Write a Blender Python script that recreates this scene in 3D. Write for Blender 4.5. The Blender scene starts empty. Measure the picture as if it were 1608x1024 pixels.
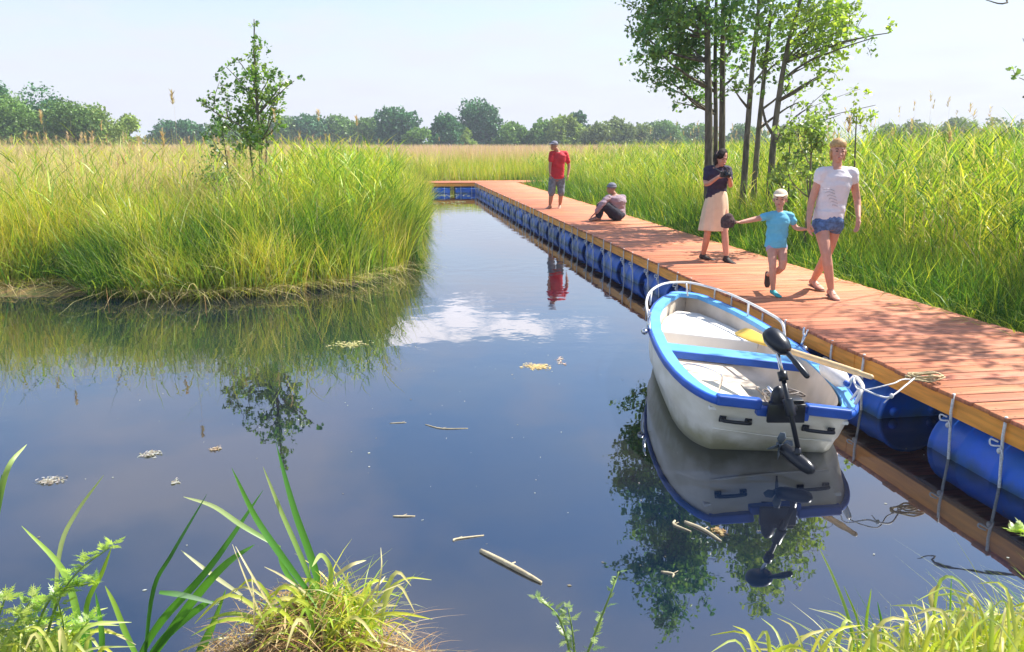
import bpy, bmesh, math, random
import numpy as np
from mathutils import Vector, Matrix, noise as mnoise
random.seed(7); rng = np.random.default_rng(11)
scene = bpy.context.scene
C = scene.collection
R = math.radians
PI = math.pi

# ------------------------------------------------------------------ camera
F = 1262.0; TH = math.atan(287/F); CH = 2.05
cam_d = bpy.data.cameras.new('camera'); cam = bpy.data.objects.new('camera', cam_d); C.objects.link(cam)
cam_d.sensor_width = 36; cam_d.lens = F/1608*36; cam_d.clip_end = 5000; cam_d.clip_start = .05
cam.location = (0, 0, CH); cam.rotation_euler = (PI/2 - TH, 0, 0)
scene.camera = cam
_c, _s = math.cos(TH), math.sin(TH)
def ray(px, py):
    x = (px-804)/F; y = -(py-512)/F
    return Vector((x, _c + y*_s, -_s + y*_c))
def at(px, py, d):            # a measured pixel and its distance ahead -> point in the world
    r = ray(px, py); return Vector((0, 0, CH)) + r*(d/r.y)
def onz(px, py, z=0.):        # a measured pixel on a level plane -> point in the world
    r = ray(px, py); return Vector((0, 0, CH)) + r*((z-CH)/r.z)

# ------------------------------------------------------------------ sun, sky
SUN_EL = 50; SUN_DIR = Vector((.93, .37, 0)).normalized()
sv = Vector((SUN_DIR.x*math.cos(R(SUN_EL)), SUN_DIR.y*math.cos(R(SUN_EL)), math.sin(R(SUN_EL))))
sd = bpy.data.lights.new('sun', 'SUN'); sd.energy = 4.6; sd.angle = R(.5); sd.color = (1, .95, .86)
so = bpy.data.objects.new('sun', sd); C.objects.link(so); so.rotation_euler = sv.to_track_quat('Z', 'Y').to_euler()
W = bpy.data.worlds.new('World'); scene.world = W; W.use_nodes = True
nt = W.node_tree; nt.nodes.clear()
def N(t, typ, **kw):
    n = t.nodes.new(typ)
    for k, v in kw.items():
        if k.startswith('i_'):
            n.inputs[k[2:].replace('_', ' ')].default_value = v
        else: setattr(n, k, v)
    return n
L = nt.links.new
sky = N(nt, 'ShaderNodeTexSky', sky_type='NISHITA', sun_disc=False)
sky.sun_elevation = R(SUN_EL); sky.sun_rotation = math.atan2(SUN_DIR.x, SUN_DIR.y)
sky.air_density = 1.0; sky.dust_density = .6; sky.ozone_density = 2.0
bg = N(nt, 'ShaderNodeBackground'); bg.inputs['Strength'].default_value = .115
wo = N(nt, 'ShaderNodeOutputWorld')
tc = N(nt, 'ShaderNodeTexCoord'); sep = N(nt, 'ShaderNodeSeparateXYZ'); L(tc.outputs['Generated'], sep.inputs[0])
# soft high clouds: noise on the sky dome projected to a cloud layer
zc = N(nt, 'ShaderNodeMath', operation='MAXIMUM'); zc.inputs[1].default_value = .03; L(sep.outputs['Z'], zc.inputs[0])
za = N(nt, 'ShaderNodeMath', operation='ADD'); za.inputs[1].default_value = .12; L(zc.outputs[0], za.inputs[0])
dv = N(nt, 'ShaderNodeVectorMath', operation='DIVIDE'); L(tc.outputs['Generated'], dv.inputs[0])
cmb = N(nt, 'ShaderNodeCombineXYZ'); cmb.inputs[2].default_value = 1
L(za.outputs[0], cmb.inputs[0]); L(za.outputs[0], cmb.inputs[1]); L(cmb.outputs[0], dv.inputs[1])
nz = N(nt, 'ShaderNodeTexNoise'); nz.inputs['Scale'].default_value = 1.5; nz.inputs['Detail'].default_value = 5; nz.inputs['Roughness'].default_value = .5
L(dv.outputs[0], nz.inputs['Vector'])
cr = N(nt, 'ShaderNodeMapRange'); cr.inputs['From Min'].default_value = .45; cr.inputs['From Max'].default_value = .64; cr.inputs['To Max'].default_value = .52
L(nz.outputs['Fac'], cr.inputs['Value'])
# low bright bank of cloud just over the trees ahead
nrm = N(nt, 'ShaderNodeVectorMath', operation='SUBTRACT'); L(tc.outputs['Generated'], nrm.inputs[0])
cd = Vector((-.055, 1, .222)).normalized(); nrm.inputs[1].default_value = cd
scl = N(nt, 'ShaderNodeVectorMath', operation='MULTIPLY'); scl.inputs[1].default_value = (6.2, 6.2, 36); L(nrm.outputs[0], scl.inputs[0])
ln = N(nt, 'ShaderNodeVectorMath', operation='LENGTH'); L(scl.outputs[0], ln.inputs[0])
nz2 = N(nt, 'ShaderNodeTexNoise'); nz2.inputs['Scale'].default_value = 9; nz2.inputs['Detail'].default_value = 5
mp2 = N(nt, 'ShaderNodeVectorMath', operation='MULTIPLY'); mp2.inputs[1].default_value = (1, 1, 3); L(tc.outputs['Generated'], mp2.inputs[0]); L(mp2.outputs[0], nz2.inputs['Vector'])
ad = N(nt, 'ShaderNodeMath', operation='MULTIPLY_ADD'); ad.inputs[1].default_value = 4.2; L(nz2.outputs['Fac'], ad.inputs[0]); L(ln.outputs['Value'], ad.inputs[2])
cr2 = N(nt, 'ShaderNodeMapRange'); cr2.inputs['From Min'].default_value = 2.75; cr2.inputs['From Max'].default_value = 2.45; cr2.inputs['To Max'].default_value = .75
L(ad.outputs[0], cr2.inputs['Value'])
mixa = N(nt, 'ShaderNodeMixRGB'); mixa.inputs['Color2'].default_value = (4.2, 4.0, 4.5, 1)
L(cr.outputs[0], mixa.inputs['Fac']); L(sky.outputs[0], mixa.inputs['Color1'])
# pale hazy air low down
hz = N(nt, 'ShaderNodeMapRange'); hz.inputs['From Min'].default_value = .34; hz.inputs['From Max'].default_value = .0; hz.inputs['To Max'].default_value = .92
hz.interpolation_type = 'SMOOTHSTEP'; L(sep.outputs['Z'], hz.inputs['Value'])
mixh = N(nt, 'ShaderNodeMixRGB'); mixh.inputs['Color2'].default_value = (3.5, 3.56, 4.05, 1)
L(hz.outputs[0], mixh.inputs['Fac']); L(mixa.outputs[0], mixh.inputs['Color1'])
mixb = N(nt, 'ShaderNodeMixRGB'); mixb.inputs['Color2'].default_value = (10.5, 9.6, 9.4, 1)
L(cr2.outputs[0], mixb.inputs['Fac']); L(mixh.outputs[0], mixb.inputs['Color1'])
L(mixb.outputs[0], bg.inputs['Color']); L(bg.outputs[0], wo.inputs[0])
scene.view_settings.view_transform = 'Standard'; scene.view_settings.look = 'None'
scene.view_settings.exposure = 1.05; scene.view_settings.gamma = 1
scene.cycles.max_bounces = 8; scene.cycles.transparent_max_bounces = 8
scene.cycles.diffuse_bounces = 3; scene.cycles.glossy_bounces = 4

# ------------------------------------------------------------------ materials
def mat(name, col, rough=.6, var=.12, scale=6., bump=0., bscale=30., metal=0., col2=None, stretch=(1, 1, 1), spec=.5, attr=False, coat=0.):
    m = bpy.data.materials.new(name); m.use_nodes = True; t = m.node_tree; b = t.nodes['Principled BSDF']
    b.inputs['Roughness'].default_value = rough; b.inputs['Metallic'].default_value = metal
    b.inputs['Specular IOR Level'].default_value = spec; b.inputs['Coat Weight'].default_value = coat
    tcn = N(t, 'ShaderNodeTexCoord'); mp = N(t, 'ShaderNodeMapping'); mp.inputs['Scale'].default_value = stretch
    t.links.new(tcn.outputs['Object'], mp.inputs[0])
    n = N(t, 'ShaderNodeTexNoise'); n.inputs['Scale'].default_value = scale; n.inputs['Detail'].default_value = 6; t.links.new(mp.outputs[0], n.inputs['Vector'])
    mx = N(t, 'ShaderNodeMixRGB'); c1 = [c*(1+var) for c in col]; c2 = col2 or [c*(1-var) for c in col]
    mx.inputs[1].default_value = (*c1, 1); mx.inputs[2].default_value = (*c2, 1)
    rp = N(t, 'ShaderNodeMapRange'); rp.inputs['From Min'].default_value = .35; rp.inputs['From Max'].default_value = .65
    t.links.new(n.outputs['Fac'], rp.inputs['Value']); t.links.new(rp.outputs[0], mx.inputs[0])
    out = mx.outputs[0]
    if attr:
        a = N(t, 'ShaderNodeAttribute', attribute_name='Col'); mm = N(t, 'ShaderNodeMixRGB', blend_type='MULTIPLY'); mm.inputs[0].default_value = 1
        t.links.new(out, mm.inputs[1]); t.links.new(a.outputs['Color'], mm.inputs[2]); out = mm.outputs[0]
    t.links.new(out, b.inputs['Base Color'])
    if bump:
        n2 = N(t, 'ShaderNodeTexNoise'); n2.inputs['Scale'].default_value = bscale; n2.inputs['Detail'].default_value = 5; t.links.new(mp.outputs[0], n2.inputs['Vector'])
        bp = N(t, 'ShaderNodeBump'); bp.inputs['Strength'].default_value = bump; bp.inputs['Distance'].default_value = .02
        t.links.new(n2.outputs['Fac'], bp.inputs['Height']); t.links.new(bp.outputs[0], b.inputs['Normal'])
    return m
def leaf_mat(name, transl=.4, gloss=.06):
    m = bpy.data.materials.new(name); m.use_nodes = True; t = m.node_tree; t.nodes.clear()
    a = N(t, 'ShaderNodeAttribute', attribute_name='Col')
    df = N(t, 'ShaderNodeBsdfDiffuse'); tr = N(t, 'ShaderNodeBsdfTranslucent'); gl = N(t, 'ShaderNodeBsdfGlossy'); gl.inputs['Roughness'].default_value = .4
    br = N(t, 'ShaderNodeMixRGB', blend_type='MULTIPLY'); br.inputs[0].default_value = 1; br.inputs[2].default_value = (1.25, 1.25, .6, 1)
    t.links.new(a.outputs['Color'], br.inputs[1]); t.links.new(br.outputs[0], tr.inputs['Color']); t.links.new(a.outputs['Color'], df.inputs['Color'])
    m1 = N(t, 'ShaderNodeMixShader'); m1.inputs[0].default_value = transl; t.links.new(df.outputs[0], m1.inputs[1]); t.links.new(tr.outputs[0], m1.inputs[2])
    m2 = N(t, 'ShaderNodeMixShader'); m2.inputs[0].default_value = gloss; t.links.new(m1.outputs[0], m2.inputs[1]); t.links.new(gl.outputs[0], m2.inputs[2])
    o = N(t, 'ShaderNodeOutputMaterial'); t.links.new(m2.outputs[0], o.inputs[0])
    return m
M = {}
M['leaf'] = leaf_mat('leaf', .5); M['far_leaf'] = leaf_mat('far_leaf', .22, .02); M['grass'] = leaf_mat('grass', .42, .025)
M['dry'] = leaf_mat('dry_grass', .25, .03)
M['bark'] = mat('bark', (.14, .12, .09), .9, .5, 14, .8, 30, stretch=(1, 1, .25))
M['bark_light'] = mat('bark_light', (.17, .15, .11), .9, .4, 20, .5, 40, stretch=(1, 1, .25))
M['mud'] = mat('mud', (.09, .075, .04), .9, .4, 1.2, .6, 10, col2=(.05, .07, .02))
M['deck'] = mat('deck_wood', (.66, .228, .105), .62, .3, 5, .3, 60, stretch=(.5, 7, 1), attr=True)
M['beam'] = mat('beam_wood', (.9, .36, .05), .5, .2, 4, .2, 40, stretch=(7, .6, 7))
M['dark_wood'] = mat('dark_wood', (.22, .09, .05), .7, .3, 8, .2, 40)
M['barrel'] = mat('barrel_plastic', (.014, .12, .62), .36, .1, 3.5, .08, 25, col2=(.03, .13, .45))
M['rope'] = mat('rope', (.74, .74, .72), .8, .15, 60, .4, 200)
M['tanrope'] = mat('tan_rope', (.5, .4, .22), .8, .2, 60, .4, 200)
M['boat_white'] = mat('boat_white', (.80, .76, .66), .38, .05, 2.2, .05, 12, col2=(.62, .57, .43), stretch=(1, 1, 2.5))
M['boat_in'] = mat('boat_inner', (.70, .6, .5), .55, .06, 2.5, .05, 30, col2=(.5, .42, .33))
M['boat_seat'] = mat('boat_seat', (.83, .8, .74), .4, .05, 5)
M['boat_blue'] = mat('boat_blue', (.012, .085, .42), .42, .2, 5)
M['boat_lblue'] = mat('boat_lightblue', (.12, .38, .70), .45, .15, 4)
M['black'] = mat('black_plastic', (.012, .014, .02), .32, .2, 8)
M['steel'] = mat('steel', (.7, .7, .72), .22, .05, 9, metal=.9)
M['white_tube'] = mat('white_tube', (.8, .76, .72), .35, .04, 9)
M['cream'] = mat('cream_board', (.8, .74, .56), .5, .06, 5)
M['oar'] = mat('oar_wood', (.72, .5, .26), .45, .12, 6, stretch=(6, 1, 6)); M['oar_blade'] = mat('oar_blade', (.8, .5, .08), .4, .12, 6)
M['fender'] = mat('fender_white', (.74, .74, .76), .4, .06, 5)
M['skin'] = mat('skin', (.56, .27, .185), .5, .06, 20); M['skin_tan'] = mat('skin_tan', (.42, .2, .13), .5, .06, 20)
M['tee_white'] = mat('tee_white', (.74, .68, .7), .8, .04, 8, .15, 18); M['print'] = mat('print_grey', (.5, .46, .48), .8, .15, 40)
M['denim'] = mat('denim', (.09, .16, .32), .85, .4, 30, .2, 90); M['tee_blue'] = mat('tee_blue', (.13, .45, .62), .8, .06, 9, .15, 18)
M['pink_short'] = mat('mauve_shorts', (.42, .3, .42), .8, .08, 9)
M['teal'] = mat('teal_shoe', (.03, .36, .36), .6, .1, 20); M['sole'] = mat('dark_sole', (.035, .025, .022), .7, .1, 20)
M['sandal'] = mat('sandal', (.3, .18, .14), .7, .1, 20)
M['cap_cream'] = mat('cap_cream', (.72, .58, .42), .85, .08, 12); M['cap_grey'] = mat('cap_grey', (.2, .2, .26), .85, .15, 14)
M['hair_dark'] = mat('hair_dark', (.02, .013, .012), .75, .3, 50, .3, 100, spec=.2); M['hair_blond'] = mat('hair_blond', (.46, .27, .1), .6, .3, 50, .3, 100)
M['navy'] = mat('navy_cloth', (.03, .018, .05), .8, .2, 20, .15, 20); M['skirt'] = mat('skirt_cream', (.74, .55, .38), .85, .06, 9, .15, 15)
M['red'] = mat('red_cloth', (.52, .02, .035), .8, .12, 10, .15, 20); M['grey_short'] = mat('grey_shorts', (.16, .18, .22), .85, .3, 16, .15, 20)
M['mauve'] = mat('mauve_shirt', (.34, .25, .3), .85, .08, 10, .2, 16); M['dark_navy'] = mat('dark_trousers', (.012, .012, .03), .85, .2, 16)
M['brown_cloth'] = mat('brown_cloth', (.07, .035, .035), .9, .35, 40, .5, 60)
M['eye'] = mat('eye', (.03, .02, .02), .3, .1, 10); M['lips'] = mat('lips', (.42, .13, .11), .5, .05, 10)
M['dead_leaf'] = mat('dead_leaf', (.55, .42, .2), .8, .2, 20); M['pale_stick'] = mat('pale_stick', (.5, .42, .27), .8, .2, 20, .2, 60)
M['scum'] = mat('scum', (.5, .48, .42), .8, .3, 25)
M['moss'] = mat('mat_of_weed', (.13, .085, .03), .95, .4, 9, .8, 25, col2=(.06, .075, .015))

def stain(m, lo, hi, col, amt=.8, rnd=0.):
    """scum line: dirt between two heights of the object, broken up by noise"""
    t = m.node_tree; b = t.nodes['Principled BSDF']; src = b.inputs['Base Color'].links[0].from_socket
    c = N(t, 'ShaderNodeTexCoord'); s_ = N(t, 'ShaderNodeSeparateXYZ'); t.links.new(c.outputs['Object'], s_.inputs[0])
    n = N(t, 'ShaderNodeTexNoise'); n.inputs['Scale'].default_value = 9; n.inputs['Detail'].default_value = 6; t.links.new(c.outputs['Object'], n.inputs['Vector'])
    ma = N(t, 'ShaderNodeMath', operation='MULTIPLY_ADD'); ma.inputs[1].default_value = -(hi-lo)*1.6; t.links.new(n.outputs['Fac'], ma.inputs[0]); t.links.new(s_.outputs['Z'], ma.inputs[2])
    r_ = N(t, 'ShaderNodeMapRange'); r_.inputs['From Min'].default_value = hi-(hi-lo)*.8; r_.inputs['From Max'].default_value = lo-(hi-lo)*.8; r_.inputs['To Max'].default_value = amt; t.links.new(ma.outputs[0], r_.inputs['Value'])
    x = N(t, 'ShaderNodeMixRGB'); x.inputs[2].default_value = (*col, 1); t.links.new(r_.outputs[0], x.inputs[0]); t.links.new(src, x.inputs[1]); out = x.outputs[0]
    if rnd:
        oi = N(t, 'ShaderNodeObjectInfo'); hs = N(t, 'ShaderNodeHueSaturation'); rm = N(t, 'ShaderNodeMapRange'); rm.inputs['To Min'].default_value = 1-rnd; rm.inputs['To Max'].default_value = 1+rnd
        t.links.new(oi.outputs['Random'], rm.inputs['Value']); t.links.new(rm.outputs[0], hs.inputs['Value']); t.links.new(out, hs.inputs['Color']); out = hs.outputs[0]
    t.links.new(out, b.inputs['Base Color'])
stain(M['boat_white'], .0, .13, (.30, .27, .12), .75)
stain(M['barrel'], -.02, .07, (.05, .09, .06), .8, .3)
# ------------------------------------------------------------------ helpers
def tag(o, label=None, cat=None, group=None, kind=None):
    if label: o['label'] = label
    if cat: o['category'] = cat
    if group: o['group'] = group
    if kind: o['kind'] = kind
    return o
def thing(name, loc, label, cat, group=None, rz=0, ry=0, rx=0):
    o = bpy.data.objects.new(name, None); C.objects.link(o); o.location = loc; o.rotation_euler = (rx, ry, rz); o.empty_display_size = .1
    return tag(o, label, cat, group)
def base_of(parent):
    v = Vector((0, 0, 0))
    while parent: v += parent.location; parent = parent.parent
    return v
def link(name, me, m, parent=None, local=False, smooth=True):
    """link a mesh as one object; mesh data in world coordinates unless local"""
    o = bpy.data.objects.new(name, me); C.objects.link(o)
    if m: me.materials.append(m)
    if parent:
        if not local:
            me.transform(Matrix.Translation(-base_of(parent)))
        o.parent = parent
    if smooth: me.polygons.foreach_set('use_smooth', [True]*len(me.polygons))
    return o
def solo(o):
    """move the origin of a one-mesh thing to its lowest middle"""
    me = o.data; n = len(me.vertices); a = np.empty(n*3); me.vertices.foreach_get('co', a); a = a.reshape(-1, 3)
    c = Vector(((a[:, 0].min()+a[:, 0].max())/2, (a[:, 1].min()+a[:, 1].max())/2, a[:, 2].min()))
    me.transform(Matrix.Translation(-c)); o.location = c
    return o
def perp(d):
    d = Vector(d).normalized(); a = Vector((0, 0, 1)) if abs(d.z) < .9 else Vector((1, 0, 0))
    u = d.cross(a).normalized(); return u, d.cross(u).normalized()
class MB:
    def __init__(s): s.v = []; s.f = []
    def ring(s, c, u, v, a, b, n):
        i = len(s.v); c = Vector(c)
        for k in range(n):
            t = 2*PI*k/n; s.v.append(c + u*(a*math.cos(t)) + v*(b*math.sin(t)))
        return i
    def loft(s, rings, n=14, cap=True):
        """rings: (centre, u, v, a, b)"""
        ids = [s.ring(*r, n) for r in rings]
        for a, b in zip(ids, ids[1:]):
            for k in range(n): s.f.append((a+k, a+(k+1) % n, b+(k+1) % n, b+k))
        if cap:
            s.f.append(tuple(ids[0]+k for k in reversed(range(n)))); s.f.append(tuple(ids[-1]+k for k in range(n)))
        return s
    def tube(s, pts, r, n=8, cap=True, round_=False):
        pts = [Vector(p) for p in pts]; m = len(pts)
        rr = r if isinstance(r, (list, tuple)) else [r]*m
        u, v = perp(pts[1]-pts[0]); rings = []
        for i, p in enumerate(pts):
            d = (pts[min(i+1, m-1)]-pts[max(i-1, 0)]).normalized()
            u = (u - d*u.dot(d)).normalized(); v = d.cross(u)
            rings.append((p, u, v, rr[i], rr[i]))
        if round_:
            d0 = (pts[1]-pts[0]).normalized(); d1 = (pts[-1]-pts[-2]).normalized()
            r0, r1 = rings[0], rings[-1]
            pre = [(r0[0]-d0*r0[3]*a, r0[1], r0[2], r0[3]*b, r0[3]*b) for a, b in ((.95, .3), (.7, .71))]
            post = [(r1[0]+d1*r1[3]*a, r1[1], r1[2], r1[3]*b, r1[3]*b) for a, b in ((.7, .71), (.95, .3))]
            rings = pre+rings+post
        return s.loft(rings, n, cap)
    def ell(s, c, a, b, cc, u=Vector((1, 0, 0)), v=Vector((0, 1, 0)), w=Vector((0, 0, 1)), n=14, m=9):
        rings = []
        for i in range(m):
            t = -PI/2 + PI*(i+.35)/(m-.3); rings.append((Vector(c)+w*(cc*math.sin(t)), u, v, a*math.cos(t), b*math.cos(t)))
        return s.loft(rings, n)
    def box(s, c, h, rot=None):
        i = len(s.v); c = Vector(c)
        for x in (-1, 1):
            for y in (-1, 1):
                for z in (-1, 1):
                    p = Vector((x*h[0], y*h[1], z*h[2])); p = rot @ p if rot else p
                    s.v.append(c+p)
        for q in ((0, 1, 3, 2), (4, 6, 7, 5), (0, 4, 5, 1), (2, 3, 7, 6), (0, 2, 6, 4), (1, 5, 7, 3)): s.f.append(tuple(i+k for k in q))
        return s
    def mesh(s, name='m'):
        me = bpy.data.meshes.new(name); me.from_pydata([tuple(v) for v in s.v], [], s.f); me.validate(); me.update(); return me
    def build(s, name, m, parent=None, local=False, smooth=True, bevel=0):
        o = link(name, s.mesh(name), m, parent, local, smooth)
        if bevel:
            b = o.modifiers.new('b', 'BEVEL'); b.width = bevel; b.segments = 2; b.limit_method = 'ANGLE'
        return o
    def skin(s, name, m, parent=None, vox=.006, sm=3, wrinkle=0., local=False):
        """union of the shapes as one continuous smooth surface"""
        me = s.mesh(name); o = bpy.data.objects.new('t', me); C.objects.link(o)
        r = o.modifiers.new('r', 'REMESH'); r.mode = 'VOXEL'; r.voxel_size = vox; r.use_smooth_shade = True
        q = o.modifiers.new('s', 'SMOOTH'); q.iterations = sm; q.factor = .5
        dg = bpy.context.evaluated_depsgraph_get(); me2 = bpy.data.meshes.new_from_object(o.evaluated_get(dg)); me2.name = name
        bpy.data.objects.remove(o); bpy.data.meshes.remove(me)
        if wrinkle:
            for vv in me2.vertices:
                p = vv.co; k = mnoise.noise(Vector((p.x*9, p.y*9, p.z*22))) + .5*mnoise.noise(Vector((p.x*25, p.y*25, p.z*40)))
                vv.co = p + vv.normal*(k*wrinkle)
        return link(name, me2, m, parent, local)
def spline(pts, n=24):
    pts = [Vector(p) for p in pts]; P_ = [pts[0]*2-pts[1]]+pts+[pts[-1]*2-pts[-2]]; out = []
    seg = len(pts)-1
    for i in range(n+1):
        t = i/n*seg; k = min(int(t), seg-1); t -= k; a, b, c, d = P_[k:k+4]
        out.append(.5*((2*b)+(c-a)*t+(2*a-5*b+4*c-d)*t*t+(3*b-a-3*c+d)*t**3))
    return out
def fastmesh(name, V, faces, col=None):
    """V (n,3); faces list of (m,k) int arrays; col (n,3) per vertex"""
    me = bpy.data.meshes.new(name); me.vertices.add(len(V)); me.vertices.foreach_set('co', np.asarray(V, np.float32).ravel())
    idx = np.concatenate([f.ravel() for f in faces]).astype(np.int32)
    tot = np.concatenate([np.full(len(f), f.shape[1]) for f in faces]).astype(np.int32)
    st = np.concatenate([[0], np.cumsum(tot)[:-1]]).astype(np.int32)
    me.loops.add(len(idx)); me.loops.foreach_set('vertex_index', idx)
    me.polygons.add(len(tot)); me.polygons.foreach_set('loop_start', st); me.polygons.foreach_set('loop_total', tot)
    me.update(calc_edges=True)
    if col is not None:
        ca = me.color_attributes.new('Col', 'FLOAT_COLOR', 'POINT'); c4 = np.ones((len(V), 4), np.float32); c4[:, :3] = col
        ca.data.foreach_set('color', c4.ravel())
    return me
def blades(B, H, az, lean, curl, Wd, col, seg=3, droop=0., tipcol=None, face=None):
    """ribbons: base B (n,3), height H, lean direction az; returns V, faces, colours"""
    n = len(B); H = np.broadcast_to(H, n); Wd = np.broadcast_to(Wd, n); lean = np.broadcast_to(lean, n); curl = np.broadcast_to(curl, n); droop = np.broadcast_to(droop, n)
    fa = face if face is not None else rng.uniform(0, 2*PI, n)
    wx, wy = np.cos(fa), np.sin(fa); dx, dy = np.cos(az), np.sin(az)
    V = np.empty((n, 2*seg+1, 3)); K = np.empty((n, 2*seg+1, 3))
    for k in range(seg+1):
        t = k/seg; off = H*(lean*t + curl*t*t); z = H*(t*(1-.25*lean) - droop*t**3)
        c = B + np.stack([dx*off, dy*off, z], 1)
        cc = col if tipcol is None else col*(1-t**2)+tipcol*t**2
        if k < seg:
            w = Wd*.5*(1 - t**1.8)*(1 if k else .7)
            o = np.stack([wx*w, wy*w, 0*w], 1); V[:, 2*k] = c-o; V[:, 2*k+1] = c+o; K[:, 2*k] = cc; K[:, 2*k+1] = cc
        else: V[:, 2*k] = c; K[:, 2*k] = cc
    b = (np.arange(n)*(2*seg+1))[:, None]
    q = np.concatenate([b+np.array([[2*k, 2*k+1, 2*k+3, 2*k+2]]) for k in range(seg-1)]) if seg > 1 else np.zeros((0, 4), int)
    tr = b+np.array([[2*seg-2, 2*seg-1, 2*seg]])
    return V.reshape(-1, 3), q, tr, K.reshape(-1, 3)
class Acc:
    def __init__(s): s.V = []; s.q = []; s.t = []; s.K = []; s.n = 0
    def add(s, V, q, t, K):
        s.V.append(V); s.K.append(K); s.q.append(q+s.n); s.t.append(t+s.n); s.n += len(V)
    def quads(s, V, K):     # V (n,4,3)
        n = len(V); q = np.arange(n*4).reshape(n, 4); s.add(V.reshape(-1, 3), q, np.zeros((0, 3), int), np.repeat(K, 4, 0))
    def mesh(s, name): return fastmesh(name, np.concatenate(s.V), [np.concatenate(s.q), np.concatenate(s.t)], np.concatenate(s.K))
def nz2d(x, y, s=1., seed=0):
    r = np.random.default_rng(seed); o = 0
    for k in range(5):
        a = r.uniform(0, 2*PI); f = s*(.6+.55*k); ph = r.uniform(0, 7, 2)
        o = o + np.sin((x*math.cos(a)+y*math.sin(a))*f+ph[0])*np.cos((x*math.sin(a)-y*math.cos(a))*f*.8+ph[1])/(1+.35*k)
    return o/3.
def leafquads(Cn, size, K, up=.4):
    n = len(Cn); d = rng.normal(size=(n, 3)); d /= np.linalg.norm(d, axis=1)[:, None]
    e = rng.normal(size=(n, 3)); e[:, 2] *= (1-up); e -= d*np.sum(e*d, 1)[:, None]; e /= np.linalg.norm(e, axis=1)[:, None]
    s = (size*rng.uniform(.6, 1.3, n))[:, None] if np.ndim(size) == 0 else (size*rng.uniform(.6, 1.3, n))[:, None]
    V = np.stack([Cn-d*s*.5, Cn+e*s*.36, Cn+d*s*.5, Cn-e*s*.36], 1)
    return V

# ------------------------------------------------------------------ ground and water
DS = -.153                                    # dock heading: x changes with y
def dock_x(y, off=0.): return 3.67+DS*y+off
poly = [(-90, 14), (-30, 12.6), (-14, 11.6), (-9, 11.0), (-7.5, 11.25), (-6.5, 11.75), (-5.7, 10.85), (-4.2, 10.7), (-3.2, 11.1), (-2.35, 11.8), (-1.8, 13.1),
        (-2.0, 17.1), (-2.5, 23.2), (-3.1, 29.8), (-3.8, 34.5), (-4.3, 37.3), (5, 38), (4.2, 34.6), (1.55, 34.4), (dock_x(33, 1.5), 33), (dock_x(3, 1.5), 3), (5.5, -6), (4.6, 1.8),
        (3.5, 2.7), (2.4, 2.95), (1.2, 2.72), (.2, 2.6), (-.6, 2.72), (-1.5, 2.6), (-3, 2.4), (-8, 2.2), (-90, 1)]
PA = np.array(poly)
def sdist(X, Y):
    """>0 on land, <0 over water (metres to the shore)"""
    d = np.full(X.shape, 1e9); ins = np.zeros(X.shape, bool)
    for (x0, y0), (x1, y1) in zip(PA, np.roll(PA, -1, 0)):
        ex, ey = x1-x0, y1-y0; t = np.clip(((X-x0)*ex+(Y-y0)*ey)/(ex*ex+ey*ey), 0, 1)
        d = np.minimum(d, np.hypot(X-x0-t*ex, Y-y0-t*ey))
        cnd = ((y0 > Y) != (y1 > Y)) & (X < (x1-x0)*(Y-y0)/((y1-y0) if y1 != y0 else 1e-9)+x0); ins ^= cnd
    return np.where(ins, -d, d)
def ground_h(X, Y):
    d = sdist(X, Y) + .1*nz2d(X, Y, 3.5, 5)
    h = np.where(d > 0, .17*(1-np.exp(-d*3.2)) + .03*nz2d(X, Y, 1.5, 3), np.maximum(d*.8, -.7))
    near = np.clip((3.0-Y)/2.6, 0, 1)*np.clip(d*1.2, 0, 1)
    return h + near*.28
xs = np.concatenate([-np.geomspace(900, 13, 26), np.arange(-12.6, 9, .16), np.geomspace(9.2, 900, 28)])
ys = np.concatenate([-np.geomspace(400, 2, 12), np.arange(-1.6, 15, .14), np.arange(15, 40, .5), np.geomspace(41, 900, 40)])
X, Y = np.meshgrid(xs, ys); Z = ground_h(X, Y)
V = np.stack([X, Y, Z], -1).reshape(-1, 3); nx, ny = len(xs), len(ys)
ii = (np.arange(ny-1)[:, None]*nx+np.arange(nx-1)[None]).ravel(); q = np.stack([ii, ii+1, ii+nx+1, ii+nx], 1)
tag(link('ground', fastmesh('ground', V, [q]), M['mud']), 'muddy marsh ground of the banks', 'ground', kind='structure')

wm = bpy.data.materials.new('water'); wm.use_nodes = True; t = wm.node_tree; t.nodes.clear()
lw = N(t, 'ShaderNodeFresnel'); lw.inputs['IOR'].default_value = 1.5
fa = N(t, 'ShaderNodeMath', operation='MULTIPLY_ADD', use_clamp=True); fa.inputs[1].default_value = 1.0; fa.inputs[2].default_value = .165; t.links.new(lw.outputs[0], fa.inputs[0])
gl = N(t, 'ShaderNodeBsdfGlossy'); gl.inputs['Roughness'].default_value = .012; gl.inputs['Color'].default_value = (.92, .95, 1, 1)
df = N(t, 'ShaderNodeBsdfDiffuse')
tcw = N(t, 'ShaderNodeTexCoord'); nw = N(t, 'ShaderNodeTexNoise'); nw.inputs['Scale'].default_value = .55; nw.inputs['Detail'].default_value = 5; t.links.new(tcw.outputs['Object'], nw.inputs['Vector'])
mr = N(t, 'ShaderNodeMapRange'); mr.inputs['From Min'].default_value = .42; mr.inputs['From Max'].default_value = .68; t.links.new(nw.outputs['Fac'], mr.inputs['Value'])
mc = N(t, 'ShaderNodeMixRGB'); mc.inputs[1].default_value = (.003, .008, .022, 1); mc.inputs[2].default_value = (.022, .019, .014, 1); t.links.new(mr.outputs[0], mc.inputs[0]); t.links.new(mc.outputs[0], df.inputs['Color'])
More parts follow.
